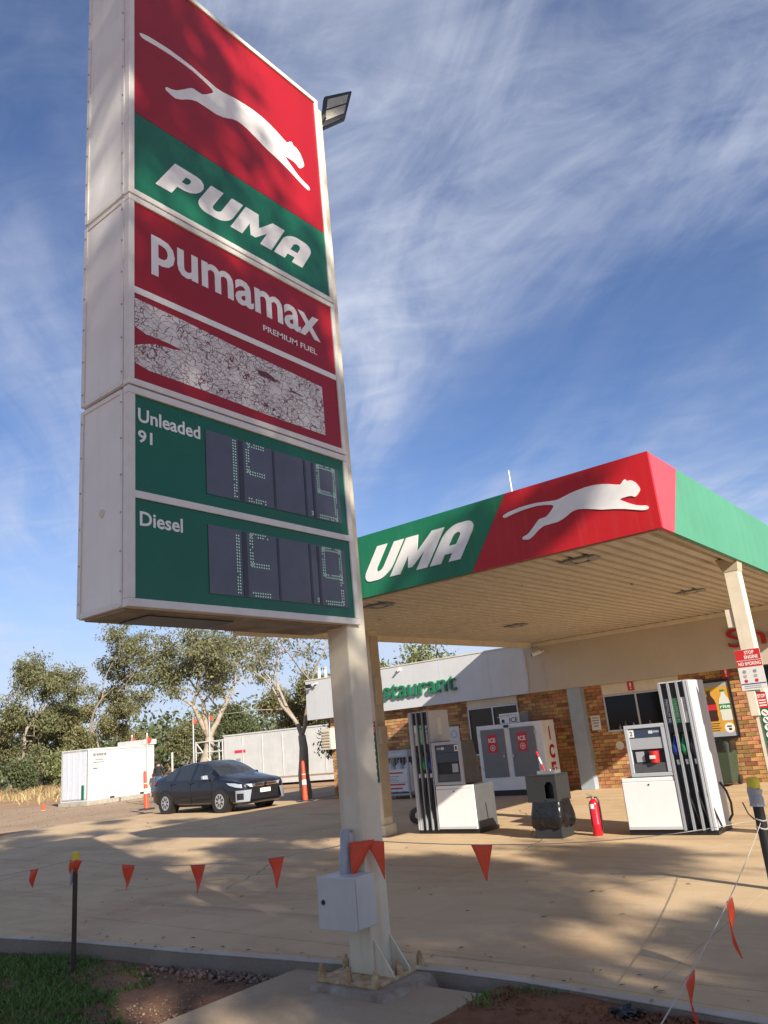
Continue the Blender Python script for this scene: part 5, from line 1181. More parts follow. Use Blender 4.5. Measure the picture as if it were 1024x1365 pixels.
# ------------------------------------------------------------------ parked car
def car():
    t = thing('parked_car', 'dark blue sedan parked on the forecourt facing the shop', 'car', (-20.0, 16.3, 0.0), rad(-2))
    # stations: x, floor z, half width, belt z, roof z, half width at roof, flag for cabin
    S = [(-2.30, 0.42, 0.60, 0.86, 0.92, 0.50), (-2.26, 0.32, 0.74, 0.92, 1.02, 0.62), (-2.12, 0.26, 0.83, 0.95, 1.09, 0.68), (-1.85, 0.22, 0.872, 0.96, 1.12, 0.69), (-1.68, 0.21, 0.88, 0.965, 1.14, 0.68),
         (-1.42, 0.20, 0.885, 0.965, 1.255, 0.635), (-1.18, 0.19, 0.888, 0.96, 1.34, 0.605), (-0.98, 0.185, 0.888, 0.955, 1.385, 0.59), (-0.85, 0.18, 0.888, 0.95, 1.405, 0.585), (-0.45, 0.18, 0.888, 0.945, 1.443, 0.58), (-0.10, 0.18, 0.888, 0.94, 1.452, 0.58), (0.02, 0.18, 0.888, 0.935, 1.45, 0.58),
         (0.30, 0.18, 0.888, 0.93, 1.428, 0.585), (0.55, 0.18, 0.888, 0.925, 1.365, 0.605), (0.80, 0.18, 0.888, 0.92, 1.255, 0.64), (1.00, 0.18, 0.886, 0.92, 1.145, 0.68), (1.22, 0.18, 0.884, 0.915, 1.03, 0.72), (1.30, 0.18, 0.882, 0.91, 1.01, 0.72), (1.60, 0.18, 0.875, 0.885, 0.965, 0.70), (1.90, 0.18, 0.858, 0.845, 0.905, 0.66), (2.12, 0.19, 0.815, 0.80, 0.845, 0.61), (2.24, 0.21, 0.745, 0.735, 0.775, 0.54), (2.30, 0.25, 0.64, 0.66, 0.695, 0.45)]
    def ring(x, zf, w, zb, zr, wr):
        hs = [(0, zf), (w*0.82, zf), (w*0.97, zf+0.10), (w, (zf+zb)*0.5), (w*0.985, zb-0.06), (w*0.955, zb), (w*0.955+(wr-w*0.955)*0.52, zb+(zr-0.05-zb)*0.52), (wr, zr-0.045), (wr*0.80, zr-0.008), (0, zr)]
        return [(x, y, z) for y, z in hs]+[(x, -y, z) for y, z in reversed(hs[1:-1])]
    R = [ring(*s) for s in S]; n = len(R[0]); V = [p for r in R for p in r]
    groups = {}
    def face(i, k):
        a = (i*n+k, i*n+(k+1) % n, (i+1)*n+(k+1) % n, (i+1)*n+k); xm = (S[i][0]+S[i+1][0])/2; kk = k if k < 9 else n-1-k   # mirrored index
        side = 'L' if k >= 9 else 'R'
        if kk in (5, 6):
            if -0.85 < xm < -0.10 or -0.10 <= xm < -0.04 and False: return a, 'rear_window'+side
            if -1.42 < xm < -0.98: return a, 'quarter'+side
            if 0.02 < xm < 0.98 and not (xm > 0.80 and kk == 6): return a, 'front_window'+side
        if kk in (7, 8):
            if 0.30 < xm < 1.22: return a, 'windscreen'
            if -1.68 < xm < -0.98: return a, 'rear_screen'
        return a, 'body'
    for i in range(len(S)-1):
        for k in range(n):
            f, g = face(i, k); groups.setdefault(g, []).append(f)
    for e in (0, len(S)-1): groups['body'].append(tuple(e*n+k for k in range(n)))
    names = {'windscreen': 'windscreen', 'rear_screen': 'rear_screen', 'body': 'body'}
    for g, fs in groups.items():
        used = sorted({i for f in fs for i in f}); mp = {v: i for i, v in enumerate(used)}
        mb = MB(); mb.add([V[i] for i in used], [tuple(mp[i] for i in f) for f in fs]); mb.build(names.get(g, 'side_window'), 'car_paint' if g == 'body' else 'car_glass', t, world=False, smooth=True, angle=0.7)
    # dark arches, wheels
    for x in (-1.35, 1.35):
        for s in (-1, 1):
            mb = MB(); mb.tube([(x, s*0.62, 0.33), (x, s*0.893, 0.33)], 0.375, 28); mb.build('wheel_arch', 'black_plastic', t, world=False)
            w = MB(); w.tube([(x, s*0.68, 0.315), (x, s*0.70, 0.315), (x, s*0.885, 0.315), (x, s*0.90, 0.315)], [0.29, 0.315, 0.315, 0.295], 28); w = w.build('wheel', 'tyre', t, world=False, smooth=True)
            mb = MB(); mb.tube([(x, s*0.895, 0.315), (x, s*0.903, 0.315)], 0.205, 24); mb.build('rim', 'rim', w, world=False)
            mb = MB()
            for k in range(8):
                a = 2*PI*k/8+0.3; c, d = math.cos(a), math.sin(a); px, pz = -d*0.028, c*0.028
                mb.add([(x+c*0.07+px*0.8, s*0.906, 0.315+d*0.07+pz*0.8), (x+c*0.17+px, s*0.906, 0.315+d*0.17+pz), (x+c*0.17-px, s*0.906, 0.315+d*0.17-pz), (x+c*0.07-px*0.8, s*0.906, 0.315+d*0.07-pz*0.8)], [(0, 1, 2, 3)])
            mb.build('rim_slots', 'tyre', w, world=False)
    def P_(name, b, mat, bev=0.01): return bx(name, b, mat, t, bevel=bev, world=False)
    # nose: grille, headlights, bumper
    def bw(x):
        for p, q in zip(S, S[1:]):
            if p[0] <= x <= q[0]: return p[2]+(q[2]-p[2])*(x-p[0])/(q[0]-p[0])
        return S[-1][2]
    mb = MB(); mb.hexa([(2.20, -0.46, 0.655), (2.20, 0.46, 0.655), (2.335, 0.40, 0.645), (2.335, -0.40, 0.645)], [(2.15, -0.47, 0.745), (2.15, 0.47, 0.745), (2.31, 0.41, 0.735), (2.31, -0.41, 0.735)]); g = mb.build('grille', 'chrome', t, world=False)
    for zz in (0.672, 0.702): bx('grille_slot', (2.25, 2.338, -0.37, 0.37, zz, zz+0.014), 'black_plastic', g, world=False)
    for s in (-1, 1):
        lo = [(1.78, 0.735), (2.02, 0.675), (2.20, 0.645)]; hi = [(1.66, 0.800), (1.95, 0.785), (2.17, 0.745)]; mb = MB(); V2 = []
        for (x, z) in lo: V2 += [(x, s*(bw(x)*0.992+0.028), z), (x-0.03, s*(bw(x)-0.10), z)]
        for (x, z) in hi: V2 += [(x, s*(bw(x)*0.985+0.024), z), (x-0.03, s*(bw(x)-0.12), z+0.01)]
        V2 += [(2.335, s*0.46, 0.650), (2.20, s*0.46, 0.65), (2.300, s*0.47, 0.735), (2.20, s*0.47, 0.74)]
        mb.add(V2, [(0, 2, 8, 6), (2, 4, 10, 8), (4, 12, 14, 10), (6, 8, 9, 7), (8, 10, 11, 9), (10, 14, 15, 11), (0, 1, 3, 2), (2, 3, 5, 4), (4, 5, 13, 12), (0, 6, 7, 1), (12, 13, 15, 14)]); mb.build('headlight', 'headlight', t, world=False)
        co_ = [(2.03, 0.0), (2.15, 0.0), (2.26, 0.0)]; V2 = []
        for (x, _) in co_: V2 += [(x+0.012, s*(bw(x)+0.028), 0.27), (x+0.012, s*(bw(x)+0.028), 0.58)]
        V2 += [(2.345, s*0.60, 0.27), (2.345, s*0.52, 0.58)]
        mb = MB(); mb.add(V2, [(0, 2, 3, 1), (2, 4, 5, 3), (4, 6, 7, 5)]); fg = mb.build('bumper_corner', 'bumper_silver', t, world=False, smooth=True, angle=2)
        V2 = []
        for x in (2.08, 2.16, 2.255): V2 += [(x+0.012, s*(bw(x)+0.034), 0.33), (x+0.012, s*(bw(x)+0.034), 0.50)]
        mb = MB(); mb.add(V2, [(0, 2, 3, 1), (2, 4, 5, 3)]); mb.build('fog_recess', 'black_plastic', fg, world=False)
        mb = MB(); mb.tube([(0.78, s*0.86, 0.985), (0.76, s*0.98, 1.00)], 0.03, 8); mb.build('mirror_arm', 'black_plastic', t, world=False)
        mr = MB(); mr.hexa([(0.70, s*0.90, 0.94), (0.86, s*0.90, 0.94), (0.82, s*1.06, 0.95), (0.70, s*1.06, 0.95)], [(0.70, s*0.90, 1.06), (0.82, s*0.90, 1.06), (0.79, s*1.05, 1.05), (0.70, s*1.05, 1.05)]); mr.build('mirror', 'bumper_silver' if s < 0 else 'car_paint', t, world=False, bevel=0.015)
        mb = MB(); mb.hexa([(-2.27, s*0.50, 0.86), (-1.98, s*0.868, 0.84), (-1.90, s*0.872, 0.88), (-2.2, s*0.5, 0.90)], [(-2.24, s*0.50, 0.99), (-1.96, s*0.85, 0.96), (-1.86, s*0.85, 0.965), (-2.18, s*0.5, 1.0)]); mb.build('tail_light', 'taillight', t, world=False)
        for x in (-0.02, -0.98): 
            mb = MB(); mb.box(x-0.10, x+0.10, min(s*0.885, s*0.91), max(s*0.885, s*0.91), 0.845, 0.872); mb.build('door_handle', 'car_paint', t, world=False, bevel=0.006)
        mb = MB()
        for x in (0.97, -0.06, -1.05): mb.box(x-0.004, x+0.004, min(s*0.872, s*0.8905), max(s*0.872, s*0.8905), 0.27, 0.92)
        mb.build('door_gap', 'black_plastic', t, world=False)
    P_('lower_grille', (2.20, 2.315, -0.50, 0.50, 0.30, 0.62), 'black_plastic'); pl = P_('number_plate', (2.32, 2.335, -0.19, 0.19, 0.47, 0.58), 'print_white', 0.003)
    mb = MB(); fit(mb, text_mesh('162 YWH', 0.001, 0.015), (2.3365, -0.15, 0.492), Y, Z, 0.30, 0.066); mb.build('plate_text', 'print_red', pl, world=False)
    mb = MB(); mb.tube([(2.31, 0, 0.70), (2.345, 0, 0.70)], 0.055, 16); mb.build('badge', 'chrome', t, world=False)
    mb = MB(); mb.tube([(-0.9, 0.0, 1.40), (-0.95, 0, 1.50)], [0.012, 0.006], 6); mb.build('aerial', 'black_plastic', t, world=False)
    mb = MB(); mb.box(0.60, 0.64, -0.05, 0.05, 1.20, 1.24); mb.box(0.62, 0.66, -0.04, 0.0, 1.08, 1.18); mb.build('hanging_charm', 'red_plastic', t, world=False)
car()

# ------------------------------------------------------------------ person by the container
def person():
    px, py, pz = -35.35, 25.15, -0.15
    t = thing('person', 'person in black top and blue jeans seen from behind by the container', 'person', (px, py, pz))
    J = {'pelvis': (0, 0, 0.95), 'belly': (0, 0.0, 1.10), 'chest': (0, 0.01, 1.32), 'neck0': (0, 0, 1.46), 'neck': (0, -0.005, 1.53), 'head0': (0, -0.01, 1.60), 'head1': (0, -0.01, 1.70)}
    vs = []; rd = []; es = []; ix = {}
    def jv(n, p, r): ix[n] = len(vs); vs.append(p); rd.append(r)
    jv('pelvis', (0, 0, 0.95), (0.16, 0.11)); jv('belly', (0, 0, 1.10), (0.15, 0.10)); jv('chest', (0, 0.01, 1.30), (0.185, 0.12)); jv('neck0', (0, 0, 1.45), (0.10, 0.075)); jv('neck', (0, -0.005, 1.52), (0.058, 0.06)); jv('head0', (0, -0.01, 1.60), (0.085, 0.10)); jv('head1', (0, -0.01, 1.70), (0.07, 0.085))
    es += [('pelvis', 'belly'), ('belly', 'chest'), ('chest', 'neck0'), ('neck0', 'neck'), ('neck', 'head0'), ('head0', 'head1')]
    for s, k in ((-1, 'l'), (1, 'r')):
        jv('hip'+k, (s*0.10, 0, 0.86), (0.095, 0.10)); jv('knee'+k, (s*0.12, -0.02*s, 0.48), (0.062, 0.066)); jv('ank'+k, (s*0.13, 0.02, 0.09), (0.045, 0.048)); jv('toe'+k, (s*0.15, -0.15 if False else 0.16, 0.04), (0.042, 0.03))
        jv('sho'+k, (s*0.19, 0, 1.40), (0.07, 0.07)); jv('elb'+k, (s*0.26, 0.02, 1.12), (0.046, 0.048)); jv('wri'+k, (s*0.25, 0.13, 0.92), (0.032, 0.032)); jv('pal'+k, (s*0.245, 0.18, 0.86), (0.036, 0.022))
        es += [('pelvis', 'hip'+k), ('hip'+k, 'knee'+k), ('knee'+k, 'ank'+k), ('ank'+k, 'toe'+k), ('neck0', 'sho'+k), ('sho'+k, 'elb'+k), ('elb'+k, 'wri'+k), ('wri'+k, 'pal'+k)]
        for f in range(4): jv('fi%d%s' % (f, k), (s*(0.225+0.015*f), 0.225, 0.79+0.006*abs(f-1.5)), (0.009, 0.009)); es.append(('pal'+k, 'fi%d%s' % (f, k)))
        jv('thu'+k, (s*0.205, 0.19, 0.82), (0.010, 0.010)); es.append(('pal'+k, 'thu'+k))
    me = bpy.data.meshes.new('body'); me.from_pydata(vs, [(ix[a], ix[b]) for a, b in es], []); o = bpy.data.objects.new('body', me); C.objects.link(o)
    md = o.modifiers.new('skin', 'SKIN'); sv = me.skin_vertices[0].data
    for i, r in enumerate(rd): sv[i].radius = r
    for v in sv: v.use_root = False
    sv[ix['pelvis']].use_root = True
    sb = o.modifiers.new('sub', 'SUBSURF'); sb.levels = 2; sb.render_levels = 2
    dg = bpy.context.evaluated_depsgraph_get(); m2 = bpy.data.meshes.new_from_object(o.evaluated_get(dg)); bpy.data.objects.remove(o)
    for mm in ('jeans', 'shirt_black', 'skin', 'shoe', 'hair_dark'): m2.materials.append(MATS[mm])
    for p in m2.polygons:
        c = p.center; p.use_smooth = True
        if c.z < 0.10: i = 3
        elif abs(c.x) > 0.17 and c.z < 0.98 and abs(c.y) > 0.06 and c.z > 0.7: i = 2
        elif c.z < 1.0: i = 0
        elif c.z < 1.49: i = 1
        else: i = 2
        p.material_index = i
    b = bpy.data.objects.new('body', m2); C.objects.link(b); b.parent = t; t.rotation_euler = (0, 0, rad(35))
    bm = bmesh.new(); bmesh.ops.create_icosphere(bm, subdivisions=3, radius=1.0)
    for v in bm.verts: v.co = Vector((v.co.x*0.088, v.co.y*0.105-0.025, 1.655+v.co.z*0.10+(0.02 if v.co.y > 0.5 else 0)))
    me = bpy.data.meshes.new('hair'); bm.to_mesh(me); bm.free(); me.materials.append(MATS['hair_dark']); h = bpy.data.objects.new('hair', me); C.objects.link(h); h.parent = t
person()

# ------------------------------------------------------------------ containers and yard things
def container():
    A = Vector((-35.75, 21.45, 0)); d = Vector((-0.70, 4.10, 0)).normalized(); ang = math.atan2(d.y, d.x)
    t = thing('storage_container', 'white storage container on concrete blocks beside the gravel lot', 'container', (A.x, A.y, -0.15), ang)
    L_, W_, z0, z1 = 4.3, 1.9, 0.20, 2.62       # local x runs along the long side, y to the far side
    bd = bx('body', (0.0, L_, 0.03, W_-0.03, z0+0.06, z1-0.05), 'container_white', t, world=False)
    mb = MB()
    for x in (0, L_-0.10):
        for y in (0, W_-0.10): mb.box(x, x+0.10, y, y+0.10, z0, z1)
    mb.box(0.10, L_-0.10, 0.0, 0.09, z1-0.10, z1); mb.box(0.10, L_-0.10, 0.0, 0.09, z0, z0+0.12); mb.box(0.10, L_-0.10, W_-0.09, W_, z1-0.10, z1); mb.box(0.0, 0.09, 0.10, W_-0.10, z1-0.12, z1+0.001); mb.box(0.0, 0.09, 0.10, W_-0.10, z0, z0+0.12)
    mb.build('corner_frame', 'container_white', t, world=False, bevel=0.008)
    bx('end_door', (-0.012, -0.002, 0.14, W_-0.14, z0+0.14, z1-0.16), 'container_grey', t, world=False)
    for y in (0.55, 1.0, 1.35):
        mb = MB(); mb.tube([(-0.03, y, z0+0.12), (-0.03, y, z1-0.14)], 0.018, 6); mb.build('lock_bar', 'container_white', t, world=False)
    o = bx('green_panel', (-0.03, -0.014, 0.25, 0.42, z0+0.10, z0+0.75), 'sign_green', t, world=False)
    def lbl(x, z, w, h, tx):
        mb = MB(); fit(mb, text_mesh(tx, 0.001, 0.03), (x, 0.027, z), X, Z, w, h); mb.build('stencil_text', 'print_black', bd, world=False)
    lbl(0.32, z0+2.06, 0.80, 0.12, 'SELF BUNDLED 280'); lbl(0.42, z0+1.85, 0.5, 0.06, 'CAUTION'); lbl(0.30, z0+1.73, 0.7, 0.05, 'COMBUSTIBLE LIQUID'); lbl(0.30, z0+1.45, 0.3, 0.06, 'DIESEL')
    for x in (1.35, 3.30): bx('fork_pocket', (x, x+0.28, -0.004, 0.03, z0+0.015, z0+0.10), 'black_plastic', t, world=False)
    bx('end_hood', (L_-0.75, L_+0.12, -0.06, W_, z1+0.002, z1+0.26), 'container_white', t, world=False, bevel=0.01)
    for x in (0.06, 2.0, L_-0.7): bx('concrete_block', (x-0.2, x+1.9 if x < L_-1 else x+0.7, -0.12, W_, 0.0, z0-0.005), 'concrete_block', t, world=False, bevel=0.02)
container()

def tank_container():
    A = Vector((-33.9, 28.25, 0)); B_ = Vector((-24.6, 29.6, 0)); d = (B_-A).normalized(); ang = math.atan2(d.y, d.x)
    t = thing('fuel_tank_container', 'long white self-contained fuel tank with pipe frame behind the car', 'fuel tank', (A.x, A.y, -0.15), ang)
    L_ = 10.6; z0, z1 = 0.42, 2.66
    bd = bx('body', (0.0, L_, 0.0, 2.3, z0, z1), 'container_white', t, world=False, bevel=0.02)
    for i in range(1, 8): bx('panel_rib', (i*1.32-0.02, i*1.32+0.02, -0.02, -0.001, z0+0.05, z1-0.1), 'container_white', bd, world=False)
    bx('top_rail', (-0.02, L_, -0.03, 0.07, z1+0.001, z1+0.07), 'container_white', t, world=False); bx('skid_rail', (-0.9, L_, -0.10, 0.12, 0.12, 0.34), 'container_white', t, world=False)
    mb = MB()
    for i in range(5): mb.box(i*2.4+0.2, i*2.4+0.45, -0.05, 2.2, 0.0, 0.12)
    mb.build('skid_feet', 'concrete_block', t, world=False)
    bx('red_sticker', (0.75, 1.5, -0.006, -0.001, 1.75, 1.90), 'print_red', bd, world=False); bx('vent_grille', (0.85, 1.15, -0.008, -0.001, 1.35, 1.48), 'print_grey', bd, world=False)
    # pipe frame at the near end
    def bar(a, b, r=0.035): 
        mb = MB(); mb.tube([a, b], r, 8); mb.build('frame_bar', 'container_white', t, world=False)
    for x in (-2.05, -1.05, -0.12):
        for y in (0.05, 1.9): bar((x, y, 0.1), (x, y, 2.55))
    for z in (1.25, 1.95, 2.5):
        for y in (0.05, 1.9): bar((-2.05, y, z), (-0.02, y, z))
        bar((-2.05, 0.05, z), (-2.05, 1.9, z), 0.03)
    bar((-2.05, 0.05, 2.5), (-0.9, 0.05, 1.3)); bar((-0.85, 0.05, 2.4), (-0.85, 1.9, 1.4))
    bx('pump_cabinet', (-0.85, -0.15, 0.2, 1.0, 0.35, 1.35), 'container_white', t, world=False); bx('grey_cabinet', (-1.9, -1.1, 0.2, 1.0, 0.30, 1.10), 'container_grey', t, world=False)
    mb = MB(); c = (-1.7, -0.02, 1.02)
    mb.tube([(c[0]+0.26*math.cos(rad(a)), c[1], c[2]+0.26*math.sin(rad(a))) for a in range(0, 361, 24)], 0.06, 8); rl = mb.build('hose_reel', 'white_plastic', t, world=False, smooth=True)
    mb = MB(); mb.tube([(c[0]+0.12, c[1]-0.02, c[2]-0.2), (c[0]+0.14, c[1]-0.04, c[2]), (c[0]+0.1, c[1]-0.02, c[2]+0.2)], 0.07, 8); mb.build('hose_reel_band', 'red_plastic', rl, world=False)
    bx('valve_plate', (-0.62, -0.45, 0.15, 0.19, 1.0, 1.15), 'print_black', t, world=False)
tank_container()

def flag_pole(x, y, z1, label):
    t = thing('marker_pole', label, 'pole', (x, y, -0.15), group='marker poles with small red flags')
    mb = MB(); mb.tube([(x, y, -0.15), (x, y, z1)], 0.04, 8); mb.build('pole', 'alu', t)
    mb = MB(); mb.hexa([(x+0.045, y-0.02, z1-0.42), (x+0.20, y+0.02, z1-0.40), (x+0.20, y+0.035, z1-0.40), (x+0.045, y-0.005, z1-0.42)], [(x+0.045, y-0.02, z1-0.10), (x+0.24, y+0.06, z1-0.24), (x+0.24, y+0.075, z1-0.24), (x+0.045, y-0.005, z1-0.10)]); mb.build('flag', 'flag_orange', t)
    mb = MB(); mb.tube([(x, y, z1), (x, y, z1+0.05)], [0.04, 0.012], 8); mb.build('pole_cap', 'cream_paint', t)
flag_pole(-29.85, 20.67, 2.75, 'tall grey marker pole with red flag behind the first orange bollard')
flag_pole(-38.5, 25.7, 3.05, 'grey marker pole with red flag rising behind the white container')
flag_pole(-35.55, 27.55, 3.75, 'left of two marker poles beside the white pipe frame')
flag_pole(-35.1, 28.3, 3.85, 'right marker pole with red flag above the white pipe frame')
t = thing('guide_post', 'slim pale post with yellow band right of the person', 'post', (-35.2, 25.9, -0.15))
mb = MB(); mb.tube([(-35.2, 25.9, -0.15), (-35.2, 25.9, 1.95)], 0.045, 8); mb.build('post', 'cream_paint', t)
mb = MB(); mb.tube([(-35.2, 25.9, 0.55), (-35.2, 25.9, 0.75)], 0.048, 8); mb.build('band', 'cap_yellow', t)

def bollard(x, y, h, label, lean=0.0):
    t = thing('delineator_post', label, 'bollard', (x, y, 0.0), group='orange delineator posts by the car')
    z0 = -0.02; top = Vector((x+lean, y, h))
    def at(s): return Vector((x, y, z0+0.05)).lerp(top, s)
    mb = MB(); mb.tube([(x, y, z0), (x, y, z0+0.04), (x, y, z0+0.06)], [0.30, 0.29, 0.10], 10); mb.build('rubber_base', 'black_rubber', t)
    for i, (a, b, m) in enumerate(((0.0, 0.42, 'bollard_orange'), (0.42, 0.56, 'print_white'), (0.56, 0.70, 'bollard_orange'), (0.70, 0.72, 'print_white'), (0.72, 1.0, 'bollard_orange'))):
        r0, r1 = 0.085-0.03*a, 0.085-0.03*b
        mb = MB(); mb.tube([at(a), at(b)], [r0, r1], 14); mb.build('post_section', m, t, smooth=True)
    mb = MB(); mb.tube([at(1.0), at(1.0)+Vector((0, 0, 0.05)), at(1.0)+Vector((0, 0, 0.09))], [0.05, 0.05, 0.02], 10); mb.build('loop_top', 'bollard_orange', t)
bollard(-25.1, 17.35, 1.20, 'orange and white delineator post left of the parked car', -0.10)
bollard(-17.9, 18.05, 1.10, 'orange and white delineator post by the brick corner', -0.02)
t = thing('marker_peg', 'small orange peg at the edge of the gravel near the container', 'peg', (-36.6, 19.7, -0.15))
mb = MB(); mb.tube([(-36.6, 19.7, -0.15), (-36.6, 19.7, 0.12), (-36.6, 19.7, 0.14)], [0.09, 0.085, 0.06], 10); mb.build('peg', 'bollard_orange', t)
mb = MB(); mb.tube([(-36.6, 19.7, -0.14), (-36.6, 19.7, -0.10)], 0.13, 10); mb.build('peg_base', 'concrete_block', t)

# ------------------------------------------------------------------ trees
def tree(name, label, x, y, H, seed, trunk_r=0.22, fork=0.35, spread=0.55, levels=4, leaf='leaf_gum', bark='bark_pale', n_leaf=26, leaf_len=0.22, clump=0.6, lean=(0, 0), bare=0.0, dark_base=0.0, group='gum trees', z0=-0.16, first=None, kids=(2, 3), droop=0.7):
    rng = random.Random(seed); nr = np.random.default_rng(seed)
    t = thing(name, label, 'tree', (x, y, z0), group=group)
    tm = MB(); tips = []
    def limb(p, d, length, r, lev):
        n = 5 if lev < 2 else 3; pts = [p]; rs = [r]; q = p.copy(); dd = d.copy()
        for i in range(n):
            dd = (dd+Vector((rng.gauss(0, 0.16), rng.gauss(0, 0.16), rng.gauss(0.05, 0.10)))).normalized(); q = q+dd*(length/n); pts.append(q.copy()); rs.append(r*(1-0.42*(i+1)/n))
        tm.tube(pts, rs, 8 if lev == 0 else (6 if lev < 3 else 4), caps=False)
        if lev >= levels-1:
            for i in range(2 if lev < levels else 1, len(pts)): tips.append((pts[i], lev))
        if lev >= levels: return
        k = rng.randint(*kids)
        az0 = rng.uniform(0, 2*PI)
        for i in range(k):
            a = az0+2*PI*i/k+rng.uniform(-0.5, 0.5); tilt = spread*rng.uniform(0.6, 1.35); o = dd.orthogonal().normalized(); o2 = dd.cross(o)
            nd = (dd*math.cos(tilt)+(o*math.cos(a)+o2*math.sin(a))*math.sin(tilt)); nd.z += 0.12; nd.normalize()
            limb(q, nd, length*rng.uniform(0.62, 0.9), rs[-1]*rng.uniform(0.65, 0.85), lev+1)
        if lev >= 1 and rng.random() < 0.7:
            a = rng.uniform(0, 2*PI); o = dd.orthogonal().normalized(); o2 = dd.cross(o); m = pts[len(pts)//2]
            nd = (dd*0.5+(o*math.cos(a)+o2*math.sin(a))).normalized(); limb(m, nd, length*0.6, rs[len(pts)//2]*0.5, lev+1)
    d0 = Vector((lean[0], lean[1], 1)).normalized()
    limb(Vector((x, y, z0)), d0, H*fork, trunk_r, 0)
    # scale vertically so that the crown reaches H
    zmax = max(p.z for p, l in tips); sc = (H-clump*0.5+z0*0)/(zmax-z0)
    def S_(p): return (x+(p[0]-x)*min(1.15, max(0.75, sc)), y+(p[1]-y)*min(1.15, max(0.75, sc)), z0+(p[2]-z0)*sc)
    tm.v = [S_(v) for v in tm.v]
    tr = tm.build('trunk', [bark] if not dark_base else [bark, 'bark_dark'], t, smooth=True, angle=2)
    if dark_base:
        for p in tr.data.polygons:
            if p.center.z < dark_base: p.material_index = 1
    # leaves
    cs = [S_(p) for p, l in tips if rng.random() > bare]
    if cs:
        cs = np.array(cs); N_ = len(cs)*n_leaf; c = np.repeat(cs, n_leaf, axis=0)
        off = nr.normal(0, 1, (N_, 3)); off /= np.maximum(np.linalg.norm(off, axis=1, keepdims=True), 1e-6); off *= (nr.random((N_, 1))**0.45)*clump*np.repeat(nr.uniform(0.45, 1.15, (len(cs), 1)), n_leaf, axis=0); off[:, 2] *= 0.62
        p = c+off
        ax = nr.normal(0, 1, (N_, 3)); ax[:, 2] -= droop; ax /= np.linalg.norm(ax, axis=1, keepdims=True)
        sd_ = np.cross(ax, nr.normal(0, 1, (N_, 3))); sd_ /= np.maximum(np.linalg.norm(sd_, axis=1, keepdims=True), 1e-6)
        ll = leaf_len*nr.uniform(0.6, 1.25, (N_, 1)); ww = ll*0.20
        V = np.stack([p, p+ax*ll*0.5+sd_*ww, p+ax*ll, p+ax*ll*0.5-sd_*ww], axis=1).reshape(-1, 3)
        F = np.arange(N_*4).reshape(-1, 4)
        np_mesh('crown', V, F, leaf, t)
    return t

G_L = 'gum trees left of the yard'
SHADE = [(14.0, -4.2, 20.5, 'tall gum tree across the road right of the viewer'), (15.5, -1.6, 15.0, 'second tall gum tree across the road'), (18.0, -6.6, 21.0, 'third tall gum tree across the road')]
tree('gum_tree', 'broad gum tree at the left edge of the picture', -70.0, 34.5, 12.6, 3, 0.34, 0.24, 0.60, 4, 'leaf_gum', n_leaf=70, leaf_len=0.28, clump=1.15, group=G_L)
tree('gum_tree', 'tallest open-crowned gum tree left of the white container', -65.2, 36.6, 15.0, 8, 0.30, 0.33, 0.50, 4, 'leaf_gum', n_leaf=55, leaf_len=0.27, clump=0.95, group=G_L, lean=(0.05, 0.1))
tree('gum_tree', 'leaning gum tree with curved trunk behind the white container', -64.0, 38.6, 9.3, 15, 0.26, 0.36, 0.55, 4, 'leaf_olive', n_leaf=55, leaf_len=0.27, clump=0.95, group=G_L, lean=(0.22, 0.40))
tree('gum_tree', 'dense dark gum tree low behind the dry grass at left', -76.0, 40.0, 9.0, 21, 0.26, 0.26, 0.65, 4, 'leaf_dark', 'bark_dark', n_leaf=75, leaf_len=0.28, clump=1.25, group=G_L)
tree('gum_tree', 'large spreading gum tree with pale forked trunk behind the car', -35.1, 27.6, 9.4, 36, 0.36, 0.26, 0.62, 5, 'leaf_gum', n_leaf=22, leaf_len=0.20, clump=0.70, group='gum trees behind the car', lean=(0.0, 0.0))
tree('gum_tree', 'sparse gum tree with dark lower trunk and pale bare branches by the shop', -19.75, 19.95, 8.6, 47, 0.30, 0.42, 0.42, 5, 'leaf_olive', n_leaf=5, leaf_len=0.16, clump=0.40, bare=0.45, dark_base=0.0, group='gum trees behind the car', lean=(-0.04, 0.02))
# trees beyond the yard
bg_ = [(-83, 48, 7.0, 'leaf_dark', 'rounded dark tree beyond the yard left of the container'), (-78, 52, 5.6, 'leaf_olive', 'olive tree rising behind the left white container roof'), (-70, 54, 5.8, 'leaf_gum', 'grey green tree between the container and the spreading gum'), (-62, 52, 7.0, 'leaf_dark', 'dark tree directly behind the spreading gum trunk'), (-52, 50, 7.6, 'leaf_olive', 'olive tree above the white pipe frame'), (-46, 50, 8.2, 'leaf_gum', 'grey green tree above the long white tank'), (-39, 47, 7.4, 'leaf_dark', 'dark tree above the right half of the long tank'), (-33, 44, 7.0, 'leaf_gum', 'tree between the tank and the restaurant end')]
for i, (x, y, h, lf, lab) in enumerate(bg_):
    tree('bushland_tree', lab, x, y, h, 60+i, 0.24, 0.20, 0.70, 4, lf, 'bark_dark', n_leaf=60, leaf_len=0.28, clump=1.1, group='trees beyond the yard')
for i, (x, y, h, lab) in enumerate(((-22.5, 31.0, 6.7, 'leafy tree above the restaurant roof behind the green lettering'), (-17.0, 34.0, 7.4, 'tree with pale limbs above the roof beside the canopy edge'))):
    tree('roofline_tree', lab, x, y, h, 90+i, 0.26, 0.30, 0.65, 4, 'leaf_light', n_leaf=30, leaf_len=0.24, clump=0.9, group='trees behind the restaurant')
tree('shrub', 'leafy shrub in shade at the left end of the restaurant', -18.3, 21.3, 3.2, 101, 0.07, 0.18, 0.75, 4, 'leaf_light', 'bark_dark', n_leaf=22, leaf_len=0.15, clump=0.42, group='shrubs')
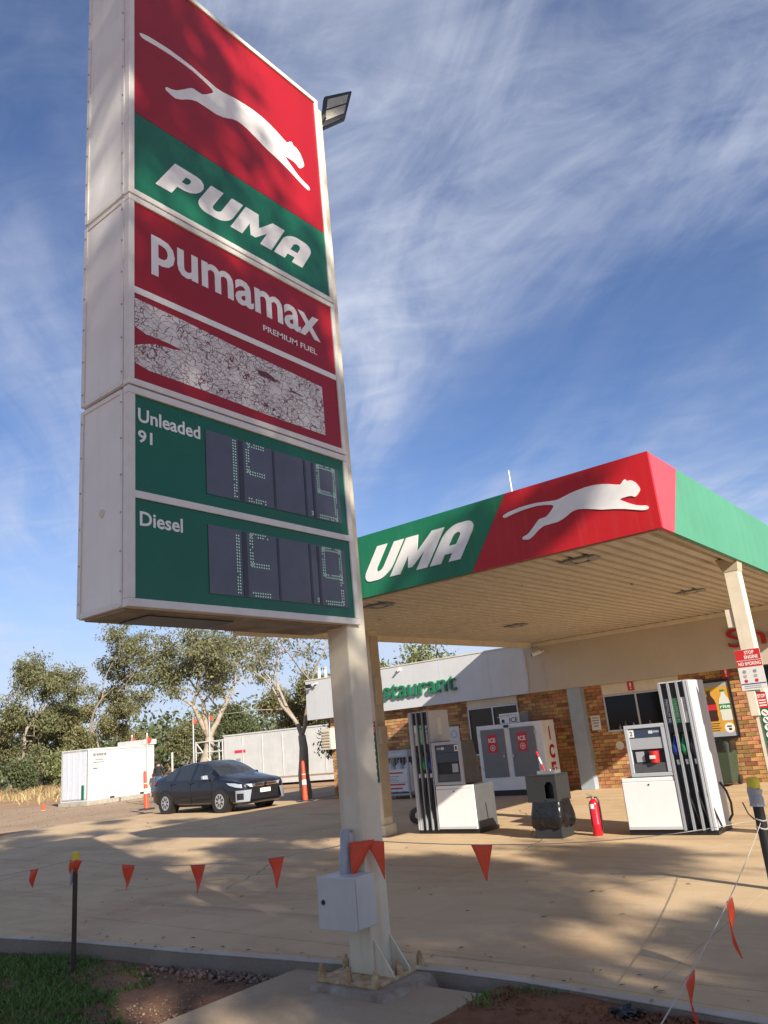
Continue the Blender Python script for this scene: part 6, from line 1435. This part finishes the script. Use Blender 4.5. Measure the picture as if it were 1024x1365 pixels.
for i, (x, y, h, lab) in enumerate(((-62, 31.5, 3.0, 'low green shrub at the left edge behind the dry grass'), (-57.5, 32.5, 3.4, 'bushy green shrub left of the white container'), (-60.5, 37.0, 2.6, 'low shrub just behind the white container end'), (-67, 31.0, 3.6, 'dark low shrub below the broad gum tree'))):
    tree('shrub', lab, x, y, h, 110+i, 0.08, 0.12, 0.85, 4, ('leaf_dark', 'leaf_light')[i % 2], 'bark_dark', n_leaf=34, leaf_len=0.28, clump=0.8, group='shrubs')
# tall trees across the road behind the viewer: they dapple the sign and the forecourt
for i, (x, y, h, lab) in enumerate(SHADE):
    tree('roadside_gum', lab, x, y, h, 140+i*3, 0.35, 0.36, 0.50, 4, 'leaf_gum', n_leaf=150, leaf_len=0.36, clump=0.80, bare=(0.66, 0.74, 0.78)[i], group='roadside gum trees')
# far belt of bush that reads as one mass
def bush_belt():
    nr = np.random.default_rng(5); cs = []
    for k in range(420):
        a = nr.uniform(math.radians(105), math.radians(160)); d = nr.uniform(100, 150); h = 3.5+3.5*nr.random()+1.5*math.sin(a*21)
        cs.append((math.cos(a)*d, math.sin(a)*d, nr.uniform(0.5, h)))
    cs = np.array(cs); n = 110; c = np.repeat(cs, n, axis=0); N_ = len(c); p = c+nr.normal(0, 1, (N_, 3))*np.array([2.0, 2.0, 1.3])
    ax = nr.normal(0, 1, (N_, 3)); ax /= np.linalg.norm(ax, axis=1, keepdims=True); s = np.cross(ax, nr.normal(0, 1, (N_, 3))); s /= np.linalg.norm(s, axis=1, keepdims=True)
    V = np.stack([p, p+ax*0.4+s*0.2, p+ax*0.8, p+ax*0.4-s*0.2], axis=1).reshape(-1, 3); V[:, 2] = np.maximum(V[:, 2], -0.2)
    o = np_mesh('bushland', V, np.arange(N_*4).reshape(-1, 4), 'leaf_dark', kind='stuff'); o['label'] = 'far belt of bush beyond the yard'; o['category'] = 'bush'
bush_belt()
def dry_s(rng):
    x = rng.uniform(-80, -44); c = 30+(-50-x)*0.25; y = rng.normal(c, 1.6); return x, y, -0.16, 0.6+0.7*rng.random()
grass('dry_grass', 9000, dry_s, 0.35, 0.85, 'dry_grass', 'tall straw-coloured dry grass along the bush at left', 31, 0.03)
